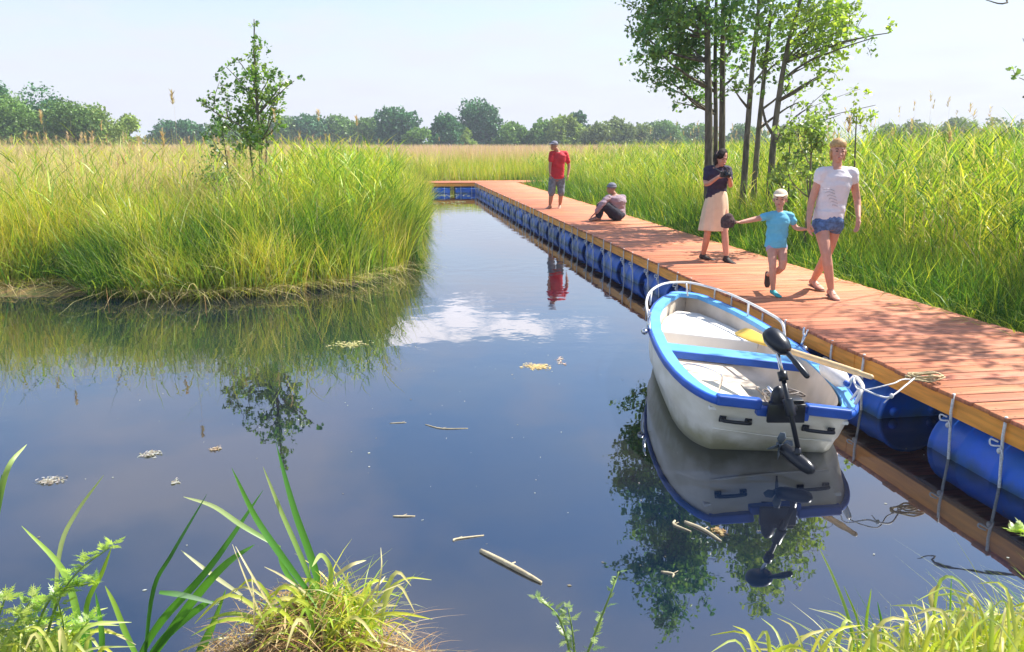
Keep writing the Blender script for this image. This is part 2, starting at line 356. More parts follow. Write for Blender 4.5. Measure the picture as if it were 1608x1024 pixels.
ms = N(t, 'ShaderNodeMixShader'); t.links.new(fa.outputs[0], ms.inputs[0]); t.links.new(df.outputs[0], ms.inputs[1]); t.links.new(gl.outputs[0], ms.inputs[2])
ow = N(t, 'ShaderNodeOutputMaterial'); t.links.new(ms.outputs[0], ow.inputs[0])
n1 = N(t, 'ShaderNodeTexNoise'); n1.inputs['Scale'].default_value = 3.2; n1.inputs['Detail'].default_value = 3; n1.inputs['Roughness'].default_value = .45; t.links.new(tcw.outputs['Object'], n1.inputs['Vector'])
# breeze: ripples grow along the far channel
sp = N(t, 'ShaderNodeSeparateXYZ'); t.links.new(tcw.outputs['Object'], sp.inputs[0])
n3 = N(t, 'ShaderNodeTexNoise'); n3.inputs['Scale'].default_value = .35; t.links.new(tcw.outputs['Object'], n3.inputs['Vector'])
rs = N(t, 'ShaderNodeMapRange'); rs.inputs['From Min'].default_value = .4; rs.inputs['From Max'].default_value = .65; rs.inputs['To Min'].default_value = .35; rs.inputs['To Max'].default_value = 1.; t.links.new(n3.outputs['Fac'], rs.inputs['Value'])
yy = N(t, 'ShaderNodeMapRange'); yy.inputs['From Min'].default_value = 5; yy.inputs['From Max'].default_value = 13; yy.inputs['To Min'].default_value = .35; yy.inputs['To Max'].default_value = 1.6; t.links.new(sp.outputs['Y'], yy.inputs['Value'])
mu = N(t, 'ShaderNodeMath', operation='MULTIPLY'); t.links.new(rs.outputs[0], mu.inputs[0]); t.links.new(yy.outputs[0], mu.inputs[1])
bs = N(t, 'ShaderNodeMath', operation='MULTIPLY'); bs.inputs[1].default_value = .16; t.links.new(mu.outputs[0], bs.inputs[0])
bp = N(t, 'ShaderNodeBump'); bp.inputs['Distance'].default_value = .02; t.links.new(bs.outputs[0], bp.inputs['Strength']); t.links.new(n1.outputs['Fac'], bp.inputs['Height'])
for x in (gl, lw): t.links.new(bp.outputs[0], x.inputs['Normal'])
wv = [(-95, -8, 0), (7, -8, 0), (7, 39, 0), (-95, 39, 0)]
wme = bpy.data.meshes.new('water'); wme.from_pydata(wv, [], [(0, 1, 2, 3)])
tag(link('water', wme, wm, smooth=False), 'calm blue pond and channel reflecting the sky', 'water', kind='structure')

# ------------------------------------------------------------------ grasses and reeds
A3 = np.array
def pal(n, cols, w, jit=.18):
    c = A3(cols)[rng.choice(len(cols), n, p=A3(w)/sum(w))]; return c*rng.uniform(1-jit, 1+jit, (n, 1))*rng.uniform(.93, 1.07, (n, 3))
YG = (.56, .57, .07); LG = (.34, .47, .05); MG = (.12, .26, .03); DG = (.04, .12, .02); ST = (.66, .56, .28); TN = (.68, .5, .38); YL = (.66, .56, .09)
BD = (2.05, .0)
def scatter(n, ylo, yhi, side, kx=.78, pw=1.):
    """random land points in the wedge the place shows, on one side of the channel"""
    y = ylo+(yhi-ylo)*rng.uniform(0, 1, n)**pw; x = rng.uniform(-kx, kx, n)*(y+1.5)
    d = sdist(x, y); k = d > -.06
    mid = -1.5-.07*(y-12)
    k &= (x < mid) if side == 'l' else (x > mid) if side == 'r' else True
    k &= ~((x > dock_x(y, -.1)) & (x < dock_x(y, 1.86)) & (y < 36.8))
    k &= ~((y > 34.2) & (y < 36.9+DS*0) & (x > -4.2) & (x < 6.2))
    x, y, d = x[k], y[k], d[k]
    return x, y, d, ground_h(x, y)
near_l, near_r, far_f = Acc(), Acc(), Acc()
def hfield(x, y, d, tall, edge=.55, rise=2.6):
    h = edge+(tall-edge)*(1-np.exp(-np.maximum(d-.15, 0)/rise*1.6)); return h*(1+.12*nz2d(x, y, .9, 9))
# left bank: soft grass
x, y, d, g = scatter(420000, 10.3, 42, 'l', pw=1.7)
n = len(x); nn = nz2d(x, y, 1.3, 2); n2 = nz2d(x, y, .5, 4)
col = pal(n, [YG, LG, MG, YL, ST], [4, 2.6, 1., 3.6, 1.6])
lush = np.clip((nn-.02)*4, 0, 1)[:, None]*np.clip((3.6-d)/2.4, .12, 1)[:, None]; col = col*(1-lush)+pal(n, [MG, DG, LG], [3, 2.4, 1.4])*lush
dryk = (np.clip((n2+.05)*2.5, 0, 1)*np.clip((d-1.4)/2.5, 0, .8))[:, None]; col = col*(1-dryk)+pal(n, [TN, ST, YL], [3, 2, 1.4])*dryk
H = hfield(x, y, d, 1.6, .78+.25*np.clip((x+5.5)/2.5, 0, 1), 1.2)*rng.uniform(.5, 1.12, n)*(1+.2*nz2d(x, y, 2.4, 61)+.26*nz2d(x, y, 5.5, 62))*(1+.35*np.clip((-5.8-x)/1.5, 0, 1)*np.clip((2.5-d)/2, 0, 1))
near_l.add(*blades(np.stack([x, y, g], 1), H, rng.uniform(0, 2*PI, n), rng.uniform(.0, .32, n), rng.uniform(.05, .45, n), rng.uniform(.007, .016, n)*(1+(y-10)/22), col, droop=rng.uniform(0, .28, n), tipcol=np.where((rng.uniform(size=n) < np.clip((d-1)*.3, 0, .6))[:, None], pal(n, [TN, ST], [2, 1]), col)))
k = (d < 4.5) & (rng.uniform(size=n) < .05); m_ = k.sum()    # coarse upright sedge in tussocks
near_l.add(*blades(np.stack([x, y, g], 1)[k], H[k]*rng.uniform(.9, 1.35, m_), rng.uniform(0, 2*PI, m_), rng.uniform(.0, .4, m_), rng.uniform(.1, .5, m_), rng.uniform(.016, .026, m_), pal(m_, [LG, MG, DG, YG, (.5, .56, .25)], [3, 3, 2, 2, 1]), seg=4, droop=rng.uniform(.0, .4, m_)))
# arching long leaves near the water's edge
k = (d < 1.1) & (rng.uniform(size=n) < .10); m_ = k.sum()
cx = rng.uniform(0, 2*PI, m_); cx = np.where(rng.uniform(size=m_) < .6, -PI/2+rng.normal(0, .8, m_), cx)
near_l.add(*blades(np.stack([x, y, g], 1)[k], rng.uniform(.55, .95, m_), cx, rng.uniform(.2, .6, m_), rng.uniform(.3, .8, m_), rng.uniform(.01, .02, m_), pal(m_, [LG, MG, (.4, .48, .2), ST, DG], [3, 3, 2, 1, 1.5]), seg=5, droop=rng.uniform(.2, .75, m_)))
def reeds(acc, x, y, g, H, dry, nl=6, wscale=1., lc=([LG, MG, YG], [4, 2, 2])):
    """upright stems with alternating leaves"""
    n = len(x); B = np.stack([x, y, g], 1); az = rng.uniform(0, 2*PI, n); ln = rng.uniform(0, .1, n)
    scol = np.where(dry[:, None], pal(n, [TN, ST], [2, 1]), pal(n, lc[0], lc[1]))
    acc.add(*blades(B, H, az, ln, .03, .011*wscale, scol, seg=2))
    for j in range(nl):
        t = .3+.62*(j+rng.uniform(0, 1, n))/nl; P0 = B+np.stack([np.cos(az)*H*ln*t, np.sin(az)*H*ln*t, H*t], 1)
        k = ~dry if j > 0 else np.ones(n, bool)
        m = k.sum(); lh = rng.uniform(.28, .5, m)
        acc.add(*blades(P0[k], lh, rng.uniform(0, 2*PI, m), rng.uniform(.25, .75, m), rng.uniform(.1, .5, m), rng.uniform(.012, .024, m)*wscale, scol[k]*rng.uniform(.8, 1.25, (m, 1)), droop=rng.uniform(0, .45, m)))
def plumes(acc, T, size=.22, col=None, nb=16):
    n = len(T); 
    for j in range(nb):
        o = rng.uniform(0, 1, n)[:, None]*A3([0, 0, -size]); a = rng.uniform(0, 2*PI, n)
        acc.add(*blades(T+o, size*rng.uniform(.3, .5, n), a, rng.uniform(.15, .6, n), .2, size*.11, (col if col is not None else pal(n, [(.6, .48, .32), (.5, .36, .24)], [1, 1])), seg=2))
x, y, d, g = scatter(20000, 11.2, 44, 'l', pw=1.4)
k = d > .35; x, y, d, g = x[k], y[k], d[k], g[k]; n = len(x); H = hfield(x, y, d, 1.95, 1.1, 1.5)*rng.uniform(.75, 1.08, n)
thin = rng.uniform(size=n) < np.clip(.5+.6*nz2d(x, y, .8, 21), .12, 1); x, y, d, g, H = [q_[thin] for q_ in (x, y, d, g, H)]; n = len(x)
reeds(near_l, x, y, g, H, rng.uniform(size=n) < .42, 5, 1.)
# dry last year's stalks above the green, with a few plumes
x, y, d, g = scatter(30000, 12.8, 40, 'l'); k = (d > 1.9) & (nz2d(x, y, .6, 33) > -.2); x, y, d, g = x[k], y[k], d[k], g[k]; n = len(x)
H = rng.uniform(1.65, 2.15, n)+.4*(rng.uniform(size=n) < .05); reeds(near_l, x, y, g, H, np.ones(n, bool), 2, 1.)
k = rng.uniform(size=n) < .03; plumes(near_l, np.stack([x[k], y[k], g[k]+H[k]], 1), .2)
# plumes the photo shows against the sky
for px, py, dist in ((270, 152, 13), (500, 180, 17), (64, 182, 14), (256, 218, 13.5), (560, 188, 18)):
    p = at(px, py, dist); B = A3([[p.x, p.y, .15]]); near_l.add(*blades(B, p.z-.1, A3([0.]), 0., .01, .014, A3([TN]), seg=2)); plumes(near_l, A3([[p.x, p.y, p.z+.06]]), .2, nb=34)
# tall green spikes at the channel corner
x = rng.uniform(-4.4, -1.9, 900); y = rng.uniform(12.6, 19, 900); d = sdist(x, y); k = (d > .35) & (d < 2.4); x, y = x[k], y[k]; n = len(x)
reeds(near_l, x, y, ground_h(x, y), rng.uniform(1.35, 2.0, n), np.zeros(n, bool), 6, 1.05)
# straw along the waterline
m_ = 2600; tt = rng.uniform(0, 1, m_); xx = -12+tt*10.2; yy_ = np.interp(xx, [-14, -9, -7.5, -6.5, -5.6, -4.2, -3.2, -2.35, -1.8], [11.6, 11.0, 11.25, 11.75, 10.85, 10.7, 11.1, 11.8, 13.1])-rng.uniform(-.25, .12, m_)
near_l.add(*blades(np.stack([xx, yy_, np.full(m_, .05)+rng.uniform(0, .06, m_)], 1), rng.uniform(.08, .5, m_), rng.normal(-.1, .7, m_)+PI*(rng.uniform(size=m_) < .5), rng.uniform(1.2, 2.6, m_), .3, rng.uniform(.006, .013, m_), pal(m_, [ST, (.6, .5, .28), (.3, .2, .08), YG], [4, 3, 2, 2]), seg=3, droop=rng.uniform(.5, 1., m_)))
tag(link('reed_bed', near_l.mesh('reed_bed'), M['grass'], smooth=False), 'mixed yellow-green grass and dry reeds filling the left bank', 'reeds', kind='stuff')

# right bank
x, y, d, g = scatter(520000, 3.2, 40, 'r', pw=1.6)
dx_ = x-dock_x(y, 1.86); k = (dx_ > .0) & (y > 5.0); x, y, g, dx_ = x[k], y[k], g[k], dx_[k]; n = len(x)
nn = nz2d(x, y, 1.2, 42); n2 = nz2d(x, y, .5, 44)
near = np.clip((1.7-dx_)/1.2, 0, 1)[:, None]  # lush strip by the dock; its shade is mixed in as darker greens
col = pal(n, [LG, YG, MG, YL, ST], [4.5, 3, 2.6, 1, .5])*(1-near)+pal(n, [MG, LG, DG, YG], [4, 1.2, 4, .4])*near
dk = (np.clip((n2-.1)*2.5, 0, 1)*np.clip((dx_-2)/3, 0, .55))[:, None]; col = col*(1-dk)+pal(n, [TN, ST, YL], [1, 2, 2])*dk
tall = np.clip(2.15+.012*(12-y), 1.75, 2.2)
H = (.55+(np.where(y < 30, 1.5, 1.2)-.55)*(1-np.exp(-dx_/1.1)))*rng.uniform(.55, 1.15, n)*(1+.14*nn+.22*nz2d(x, y, 5.5, 63))
H *= np.clip(.72+.02*(y-5), .72, 1)
near_r.add(*blades(np.stack([x, y, g], 1), H, rng.uniform(0, 2*PI, n), rng.uniform(0, .3, n), rng.uniform(.05, .4, n), rng.uniform(.007, .015, n)*(1+np.maximum(y-8, 0)/20), col, droop=rng.uniform(0, .3, n)))
k = (dx_ < 2.2) & (rng.uniform(size=n) < .05); m_ = k.sum()
near_r.add(*blades(np.stack([x, y, g], 1)[k], H[k]*rng.uniform(.9, 1.4, m_), rng.uniform(0, 2*PI, m_), rng.uniform(.0, .4, m_), rng.uniform(.1, .5, m_), rng.uniform(.014, .024, m_), pal(m_, [LG, MG, DG, (.4, .5, .18)], [2, 3, 3, 1]), seg=4, droop=rng.uniform(.0, .4, m_)))
k = (dx_ < 1.1) & (rng.uniform(size=n) < .12); m_ = k.sum()
near_r.add(*blades(np.stack([x, y, g], 1)[k], rng.uniform(.5, .9, m_), PI+rng.normal(.3, .9, m_), rng.uniform(.2, .5, m_), rng.uniform(.3, .7, m_), rng.uniform(.01, .018, m_), pal(m_, [LG, MG, (.36, .44, .16)], [3, 3, 1]), seg=5, droop=rng.uniform(.3, .75, m_)))
x, y, d, g = scatter(42000, 6, 42, 'r', pw=1.2); dx_ = x-dock_x(y, 1.86); k = (dx_ > 1.3); x, y, g, dx_ = x[k], y[k], g[k], dx_[k]; n = len(x)
H = (1.1+1.0*(1-np.exp(-(dx_-1.1)/1.5)))*rng.uniform(.78, 1.07, n); H = np.where(y > 22, np.minimum(H, 1.95), H*1.1)
reeds(near_r, x, y, g, H, rng.uniform(size=n) < .2, 6, 1.0, ([LG, YG, MG, DG, ST], [4, 2.6, 3, 1.2, .9]))
# dry stems with open heads against the sky at right
x = rng.uniform(5, 22, 700); y = rng.uniform(13, 34, 700); k = (x < .7*y) & (x > dock_x(y, 4)); x, y = x[k], y[k]; n = len(x); H = rng.uniform(2.0, 2.5, n)+.4*(rng.uniform(size=n) < .1)
reeds(near_r, x, y, ground_h(x, y), H, np.ones(n, bool), 1, .9); k = rng.uniform(size=n) < .25; plumes(near_r, np.stack([x[k], y[k], H[k]+.15], 1), .2, nb=9)
for px, py, dist in ((1334, 190, 12), (1436, 165, 14), (1462, 150, 14), (1490, 158, 13), (1524, 168, 13), (1555, 175, 14), (1300, 205, 12), (1491, 214, 11), (1412, 175, 15)):
    p = at(px, py, dist); near_r.add(*blades(A3([[p.x, p.y, .15]]), p.z-.1, A3([0.]), 0., .01, .013, A3([(.4, .34, .2)]), seg=2)); plumes(near_r, A3([[p.x, p.y, p.z+.05]]), .22 if py == 190 else .15, nb=40 if py in (190, 214) else 12)
tag(link('tall_grass', near_r.mesh('tall_grass'), M['grass'], smooth=False), 'tall lush green reeds and grass beyond the wooden walkway', 'reeds', kind='stuff')

# far field of reeds
x, y, d, g = scatter(170000, 36.5, 70, 'a', .75, 1.5); n = len(x)
k = (y > 37)
x, y, g = x[k], y[k], g[k]; n = len(x)
topt = np.clip((y-41)/10, 0, 1)[:, None]
col = pal(n, [YG, LG, YL, ST], [4, 4, 2, 1])*(1-topt)+pal(n, [(.72, .5, .4), ST, YG], [6, 1.5, .7])*topt
H = np.clip(.9+(y-37)*.07, .9, 1.75)*rng.uniform(.7, 1.1, n)
far_f.add(*blades(np.stack([x, y, g], 1), H, rng.uniform(0, 2*PI, n), rng.uniform(0, .2, n), .1, rng.uniform(.03, .06, n), col, seg=2))
x, y, d, g = scatter(60000, 68, 170, 'a', .75, 1.3); n = len(x)
far_f.add(*blades(np.stack([x, y, g], 1), rng.uniform(1.2, 1.9, n), rng.uniform(0, 2*PI, n), rng.uniform(0, .2, n), .1, rng.uniform(.1, .22, n), pal(n, [(.72, .5, .4), ST, YG], [6, 2, .8]), seg=2))
tag(link('far_reeds', far_f.mesh('far_reeds'), M['dry'], smooth=False), 'pinkish tan reed field stretching to the distant trees', 'reeds', kind='stuff')

# ------------------------------------------------------------------ trees
def path(p0, p1, wob=.05, n=7):
    p0, p1 = Vector(p0), Vector(p1); L_ = (p1-p0).length; o = []
    a = Vector((random.gauss(0, 1), random.gauss(0, 1), random.gauss(0, .5)))*wob*L_
    for i in range(n+1):
        t = i/n; o.append(p0.lerp(p1, t)+a*math.sin(PI*t)+Vector((random.gauss(0, 1), random.gauss(0, 1), 0))*(.006*L_ if 0 < i < n else 0))
    return o
def leafy_tree(name, base, trunks, blobs, label, group, leaf=.07, density=1., cols=None, bark='bark', spray=.55, loose=1.):
    """trunks: list of (points, r0, r1); blobs: (centre, radius, weight). Each blob: a limb, twigs and leaves on the twigs"""
    root = thing(name, base, label, 'tree', group)
    tb = MB(); alltr = []
    for pts, r0, r1 in trunks:
        sp_ = spline(pts, 14); rr = [r0+(r1-r0)*(i/14)**.8 for i in range(15)]; rr[0] *= 1.35; tb.tube(sp_, rr, 10); alltr += [(p, rr[i]) for i, p in enumerate(sp_)]
    Cn = []; K = []; Sz = []
    for c, r, wgt in blobs:
        c = Vector(c)
        cand = [(p, q) for p, q in alltr if p.z < c.z-.15*r] or alltr[:2]
        p, q = min(cand, key=lambda a: (a[0]-c).length+.9*max(0, a[0].z-c.z+.5))
        lr = min(q*.5, .05); pl = path(p, c, .07); tb.tube(pl, [lr*(1-.75*i/7)+.003 for i in range(8)], 6)
        nt_ = int(80*density*wgt*(r/.5)**1.8)
        shade_cols = cols[0] if cols else [(.05, .14, .03), (.10, .22, .04), (.2, .32, .06)]
        for j in range(nt_):
            d = Vector((random.gauss(0, 1), random.gauss(0, 1), random.gauss(.1, .75))).normalized(); s0 = c+Vector((random.gauss(0, 1), random.gauss(0, 1), random.gauss(0, .8)))*r*.38*loose
            ln_ = spray*random.uniform(.4, 1.)*min(1, r/.6+.3); e = s0+d*ln_+Vector((0, 0, -.1*ln_))
            if j % 2 == 0: tb.tube([s0, (s0+e)/2+Vector((0, 0, .03)), e], [.006, .0045, .002], 3, False)
            kk = int(11*random.uniform(.6, 1.3)); u = np.random.default_rng(random.randint(0, 10**9))
            tt = u.uniform(.1, 1.05, kk)[:, None]; P_ = A3(s0)*(1-tt)+A3(e)*tt+u.normal(0, .045*spray/.5, (kk, 3)); Cn.append(P_)
            bc = A3(random.choice(shade_cols)); K.append(np.tile(bc, (kk, 1))*u.uniform(.75, 1.3, (kk, 1)))
    Cn = np.concatenate(Cn); K = np.concatenate(K)
    a = Acc(); a.quads(leafquads(Cn, leaf, K), K)
    tb.build('trunk', M[bark], root); link('crown', a.mesh('crown'), M['leaf'], root, smooth=False)
    return root
def blobs_px(lst, dist, dj=.5):
    o = []
    for px, py, rp, w_ in lst:
        dd = dist+random.uniform(-dj, dj); o.append((at(px, py, dd), rp*dd/1300, w_))
    return o
# young tree on the left bank
D0 = 14.6
lb = [(400, 40, 13, .7), (398, 68, 18, .9), (405, 95, 22, 1), (372, 92, 14, .5), (355, 105, 16, .5), (345, 128, 18, .6), (400, 120, 30, 1.2), (425, 118, 20, 1), (380, 135, 24, 1), (418, 145, 26, 1.2),
      (445, 130, 14, .8), (462, 127, 9, .6), (432, 158, 22, 1), (392, 160, 28, 1.2), (358, 150, 14, .4), (325, 160, 16, 1.1), (315, 160, 9, .7), (345, 178, 18, 1.1), (350, 193, 18, 1.2), (375, 182, 24, 1.2), (402, 185, 26, 1.3), (428, 180, 20, 1),
      (380, 205, 26, 1.3), (408, 207, 26, 1.3), (440, 190, 15, .7), (395, 225, 26, 1.3)]
p = at(408, 330, D0); base = Vector((p.x, p.y, .17))
leafy_tree('young_tree', base, [([base, at(410, 260, D0), at(405, 180, D0), at(400, 100, D0), at(399, 30, D0)], .05, .008), ([base, at(418, 250, D0+.1), at(422, 190, D0+.3), at(440, 140, D0+.3)], .03, .006), ([base, at(396, 260, D0-.1), at(385, 205, D0-.2), at(340, 178, D0-.2), at(318, 162, D0-.2)], .03, .005)],
           blobs_px(lb, D0, .35), 'slender young tree with sparse small leaves rising from the left bank reeds', None, leaf=.07, density=.62, spray=.3, bark='bark_light', cols=[[(.14, .27, .05), (.09, .2, .04), (.26, .38, .08)]])
# bush and shrubs in the left reeds
# group at right of the walkway: six trunks
trs = [  # base px, dist, trunk top px pts, r, blobs, label
    ((1115, 320), 16.2, [(1113, 200), (1111, 60), (1112, -60), (1114, -250)], .105, [(1040, 40, 40, 1), (1075, 20, 40, 1), (1010, 55, 26, .9), (1060, 75, 38, 1), (1030, 80, 26, .9), (1005, 12, 18, .8), (1085, 70, 34, 1), (1110, 30, 40, 1), (1050, 0, 44, 1), (1100, -60, 60, .7), (1060, -90, 50, .6), (1115, -190, 70, 1.2), (1015, -30, 38, 1), (1040, -60, 48, 1.1), (1080, -150, 62, 1.2), (1130, -250, 54, 1.1), (1112, -310, 40, 1), (1112, -360, 24, 1), (1060, -210, 40, 1)], 'dark straight alder trunk, leftmost of the grove beside the walkway'),
    ((1125, 320), 17.0, [(1124, 200), (1123, 80), (1126, -40), (1128, -150)], .06, [(1075, 100, 26, .8), (1045, 118, 22, .8), (1020, 125, 16, .9), (1092, 118, 24, .8), (1100, 150, 20, .7), (1125, -90, 44, .6), (1070, 140, 16, .5), (1060, 160, 10, .6), (1128, -160, 40, .6), (1000, 90, 14, .6)], 'thinnest dark trunk squeezed between the two left straight trunks of the grove'),
    ((1135, 320), 16.4, [(1134, 200), (1135, 60), (1137, -60), (1140, -200)], .085, [(1140, 50, 34, .8), (1150, 20, 34, .8), (1155, 70, 24, .7), (1130, 100, 22, .6), (1145, -50, 50, .6), (1165, 100, 14, .5), (1140, -150, 55, .6)], 'straight dark trunk right behind the girl photographing, third in the grove from the left'),
    ((1166, 330), 15.6, [(1172, 230), (1182, 100), (1192, 0), (1200, -160)], .075, [(1165, 130, 22, .7), (1150, 135, 18, .7), (1185, 60, 30, .7), (1195, 20, 36, .8), (1180, -40, 44, .6), (1198, -130, 50, .6), (1210, 90, 20, .5)], 'leaning dark trunk in the middle of the grove with bare lower stem'),
    ((1182, 320), 15.9, [(1190, 220), (1200, 120), (1212, 0), (1225, -170)], .065, [(1205, 110, 24, .7), (1225, 50, 36, .9), (1220, 10, 36, .9), (1235, 90, 26, .7), (1225, -70, 55, .7), (1240, 130, 20, .5), (1230, -170, 50, .6), (1255, 160, 14, .4)], 'grey green slanting trunk second from the right in the grove, leafy from mid height'),
    ((1208, 330), 15.2, [(1213, 240), (1225, 140), (1240, 60), (1262, -20), (1280, -150)], .075, [(1270, 20, 38, 1), (1300, 30, 38, 1), (1325, 45, 26, 1), (1290, 60, 36, 1), (1320, 25, 28, 1), (1330, 5, 24, 1), (1265, 70, 30, .9), (1300, 78, 24, .8), (1265, 105, 22, .6), (1305, 108, 18, .7), (1285, 120, 14, .6), (1250, 150, 24, .35), (1275, 165, 22, .3), (1300, 140, 22, .3), (1345, 60, 24, .35), (1370, 60, 22, .3), (1395, 52, 14, .4), (1350, 140, 20, .25), (1375, 165, 20, .25), (1280, -60, 60, .7), (1330, -40, 40, .7), (1300, -140, 66, 1.3), (1320, 180, 20, .2), (1345, -90, 46, 1.1), (1270, -200, 58, 1.3), (1285, -260, 40, 1.2), (1240, -120, 60, 1.2), (1285, -310, 24, 1.2)], 'forked rightmost tree of the grove with bright sunlit leaves on its right side'),
]
for i, (b, dd, tp, r_, bl, lab) in enumerate(trs):
    p = at(b[0], b[1], dd); base = Vector((p.x, p.y, .15))
    tr = [([base]+[at(x_, y_, dd) for x_, y_ in tp], r_, .018)]
    if i == 5:
        tr.append(([at(1216, 215, dd), at(1202, 190, dd+.1), at(1196, 150, dd+.2), at(1200, 90, dd+.3)], .035, .01)); tr.append(([at(1213, 240, dd), at(1228, 205, dd), at(1236, 196, dd)], .03, .01))
    bright = [[(.2, .34, .06), (.28, .42, .08), (.14, .27, .05)]] if i < 5 else [[(.34, .48, .08), (.42, .54, .09), (.24, .38, .06)]]  # grove's dark left and sunlit right are put into the leaf greens
    if i < 3: bright = [[(.1, .24, .07), (.15, .31, .07), (.24, .4, .08)]]
    leafy_tree('alder_tree', base, tr, blobs_px(bl, dd, 1.0), lab, 'grove of trees beside the walkway', leaf=.09, density=.85 if i < 3 else .55, cols=bright, bark='bark' if i not in (4,) else 'bark_light', spray=.5)
# tree just out of frame at right, whose twigs reach in and whose crown shades the near planks
b0 = Vector((9.6, 9.0, .2))
tb_ = [((7.1, 7.6, 5.2), .75, .5), ((6.6, 8.2, 5.7), .65, .45), ((7.8, 6.9, 5.1), .75, .5), ((8.3, 8.6, 6.0), .9, .5), ((7.6, 8.9, 4.6), .5, .35), ((9.3, 9.4, 7.0), 1.2, .5), ((10.2, 8.2, 6.2), 1.1, .5), ((9.0, 7.2, 5.6), .9, .5)]
for px, py, rp in ((1600, 122, 10), (1606, 152, 9), (1612, 170, 9), (1606, 60, 7)): tb_.append((at(px, py, 11), rp*11/1300, .6))
leafy_tree('overhanging_tree', b0, [([b0, (9.5, 9.0, 2.5), (9.2, 8.8, 4.5), (9.2, 8.6, 6.8)], .13, .03), ([(9.4, 8.9, 2.8), at(1670, 150, 11), at(1612, 128, 11)], .03, .006), ([(9.3, 8.9, 3.4), at(1630, -20, 10.5), at(1580, 5, 10.5), at(1548, 0, 10.5)], .025, .005)], tb_, 'tree at the right edge whose few twigs hang into view over the reeds', None, leaf=.08, density=.6, spray=.5)

# light green shrubs in the right reeds
def shrub(px, py, rp, dist, label, cols, leaf=.07, group='shrubs among the right reeds', dens=.85, name='shrub'):
    c = at(px, py-8, dist); r = rp*dist/1300; b = Vector((c.x, c.y, ground_h(A3([c.x]), A3([c.y]))[0]))
    bl = []
    for k in range(7): 
        a = 2*PI*k/7+random.random(); h_ = random.uniform(.35, .95); bl.append((Vector((b.x+math.cos(a)*r*random.uniform(.2, .7), b.y+math.sin(a)*r*.6, b.z+(c.z-b.z+r*.3)*h_)), r*.42, 1))
    bl.append((Vector((c.x, c.y, c.z)), r*.5, 1))
    return leafy_tree(name, b, [([b, b.lerp(c, .5)+Vector((.05, 0, 0)), c], .03, .008)], bl, label, group, leaf, dens, [cols], 'bark_light', .35)
for px, py, rp, dd, lab, cc in ((1275, 200, 62, 12.2, 'pale green airy shrub right of the forked tree among the reeds', [(.24, .36, .08), (.3, .42, .1), (.18, .28, .06)]),
                         (1345, 190, 40, 12.6, 'small yellow green shrub behind the woman in white, beside a reed plume', [(.3, .4, .07), (.36, .46, .09)]),
                         (1240, 225, 34, 14.0, 'low olive shrub at the foot of the forked tree', [(.2, .3, .06), (.14, .23, .05)])):
    s_ = shrub(px, py, rp, dd, lab, cc); s_['category'] = 'shrub'
s_ = shrub(350, 215, 30, 13.6, 'dark leafy shrub at the foot of the young tree in the left reeds', [(.08, .17, .04), (.12, .22, .05)], .06, 'shrubs among the left reeds'); s_['category'] = 'shrub'
s_ = shrub(335, 268, 40, 12.9, 'grey green tangled shrub in front of the young tree', [(.16, .24, .08), (.2, .3, .08)], .05, 'shrubs among the left reeds', .5); s_['category'] = 'shrub'

# distant trees
def far_tree(px, top, w, dist, label, tone=0, low=232, group='distant trees beyond the reed field', lobes=None):
    topz = at(px, top, dist).z; wd = w*dist/1300; b = at(px, low, dist); b.z = .1; H_ = topz-b.z
    root = thing('distant_tree', b, label, 'tree', group)
    wd *= 1.25; n_ = int(5200*min(2.2, (w/45)*(topz/9+.3))); nl = max(9, int(w/4))
    Cs = []; Rs = []
    for k in range(nl):
        a = 2*PI*k*.618+random.random(); hh = .1+.74*((k*7) % nl)/nl; rad = wd*.5*(1-max(0, hh-.35)**1.6*1.5)*random.uniform(.5, .8)
        Rs.append(min(wd*random.uniform(.17, .26), H_*.3)); Cs.append((math.cos(a)*rad, math.sin(a)*rad*.8, hh*H_))
    Cs.append((0, 0, H_-min(wd*.26, H_*.3)*.95)); Rs.append(min(wd*.26, H_*.3))
    Cs = A3(Cs); Rs = A3(Rs); pk = rng.integers(0, len(Cs), n_)
    dd = rng.normal(size=(n_, 3)); dd /= np.linalg.norm(dd, axis=1)[:, None]; rr = rng.uniform(.3, 1.12, n_)**.5
    P_ = Cs[pk]+dd*(Rs[pk]*rr*(1+.25*np.sin(dd[:, 0]*7+pk)*np.sin(dd[:, 2]*6)))[:, None]*A3([1, 1, .9]); P_[:, 2] = np.clip(P_[:, 2], .25, None)
    base_c = A3([(.075, .19, .075), (.16, .28, .065), (.27, .37, .08), (.21, .27, .11)][tone]); K = base_c*rng.uniform(.7, 1.35, (n_, 1))*(.85+.3*(pk % 3 == 0))[:, None]
    a = Acc(); a.quads(leafquads(P_, dist*.0034, K), K)
    me = a.mesh('crown'); link('crown', me, M['far_leaf'], root, local=True, smooth=False)
    t_ = MB(); t_.tube([(0, 0, -.2), (.1, 0, H_*.35), (0, 0, H_*.7)], [H_*.03, H_*.022, H_*.008], 7)
    for k in range(4): t_.tube([(0, 0, H_*(.3+.1*k)), tuple(Cs[k % len(Cs)])], [H_*.012, H_*.004], 5)
    t_.build('trunk', M['bark'], root, local=True)
    return root
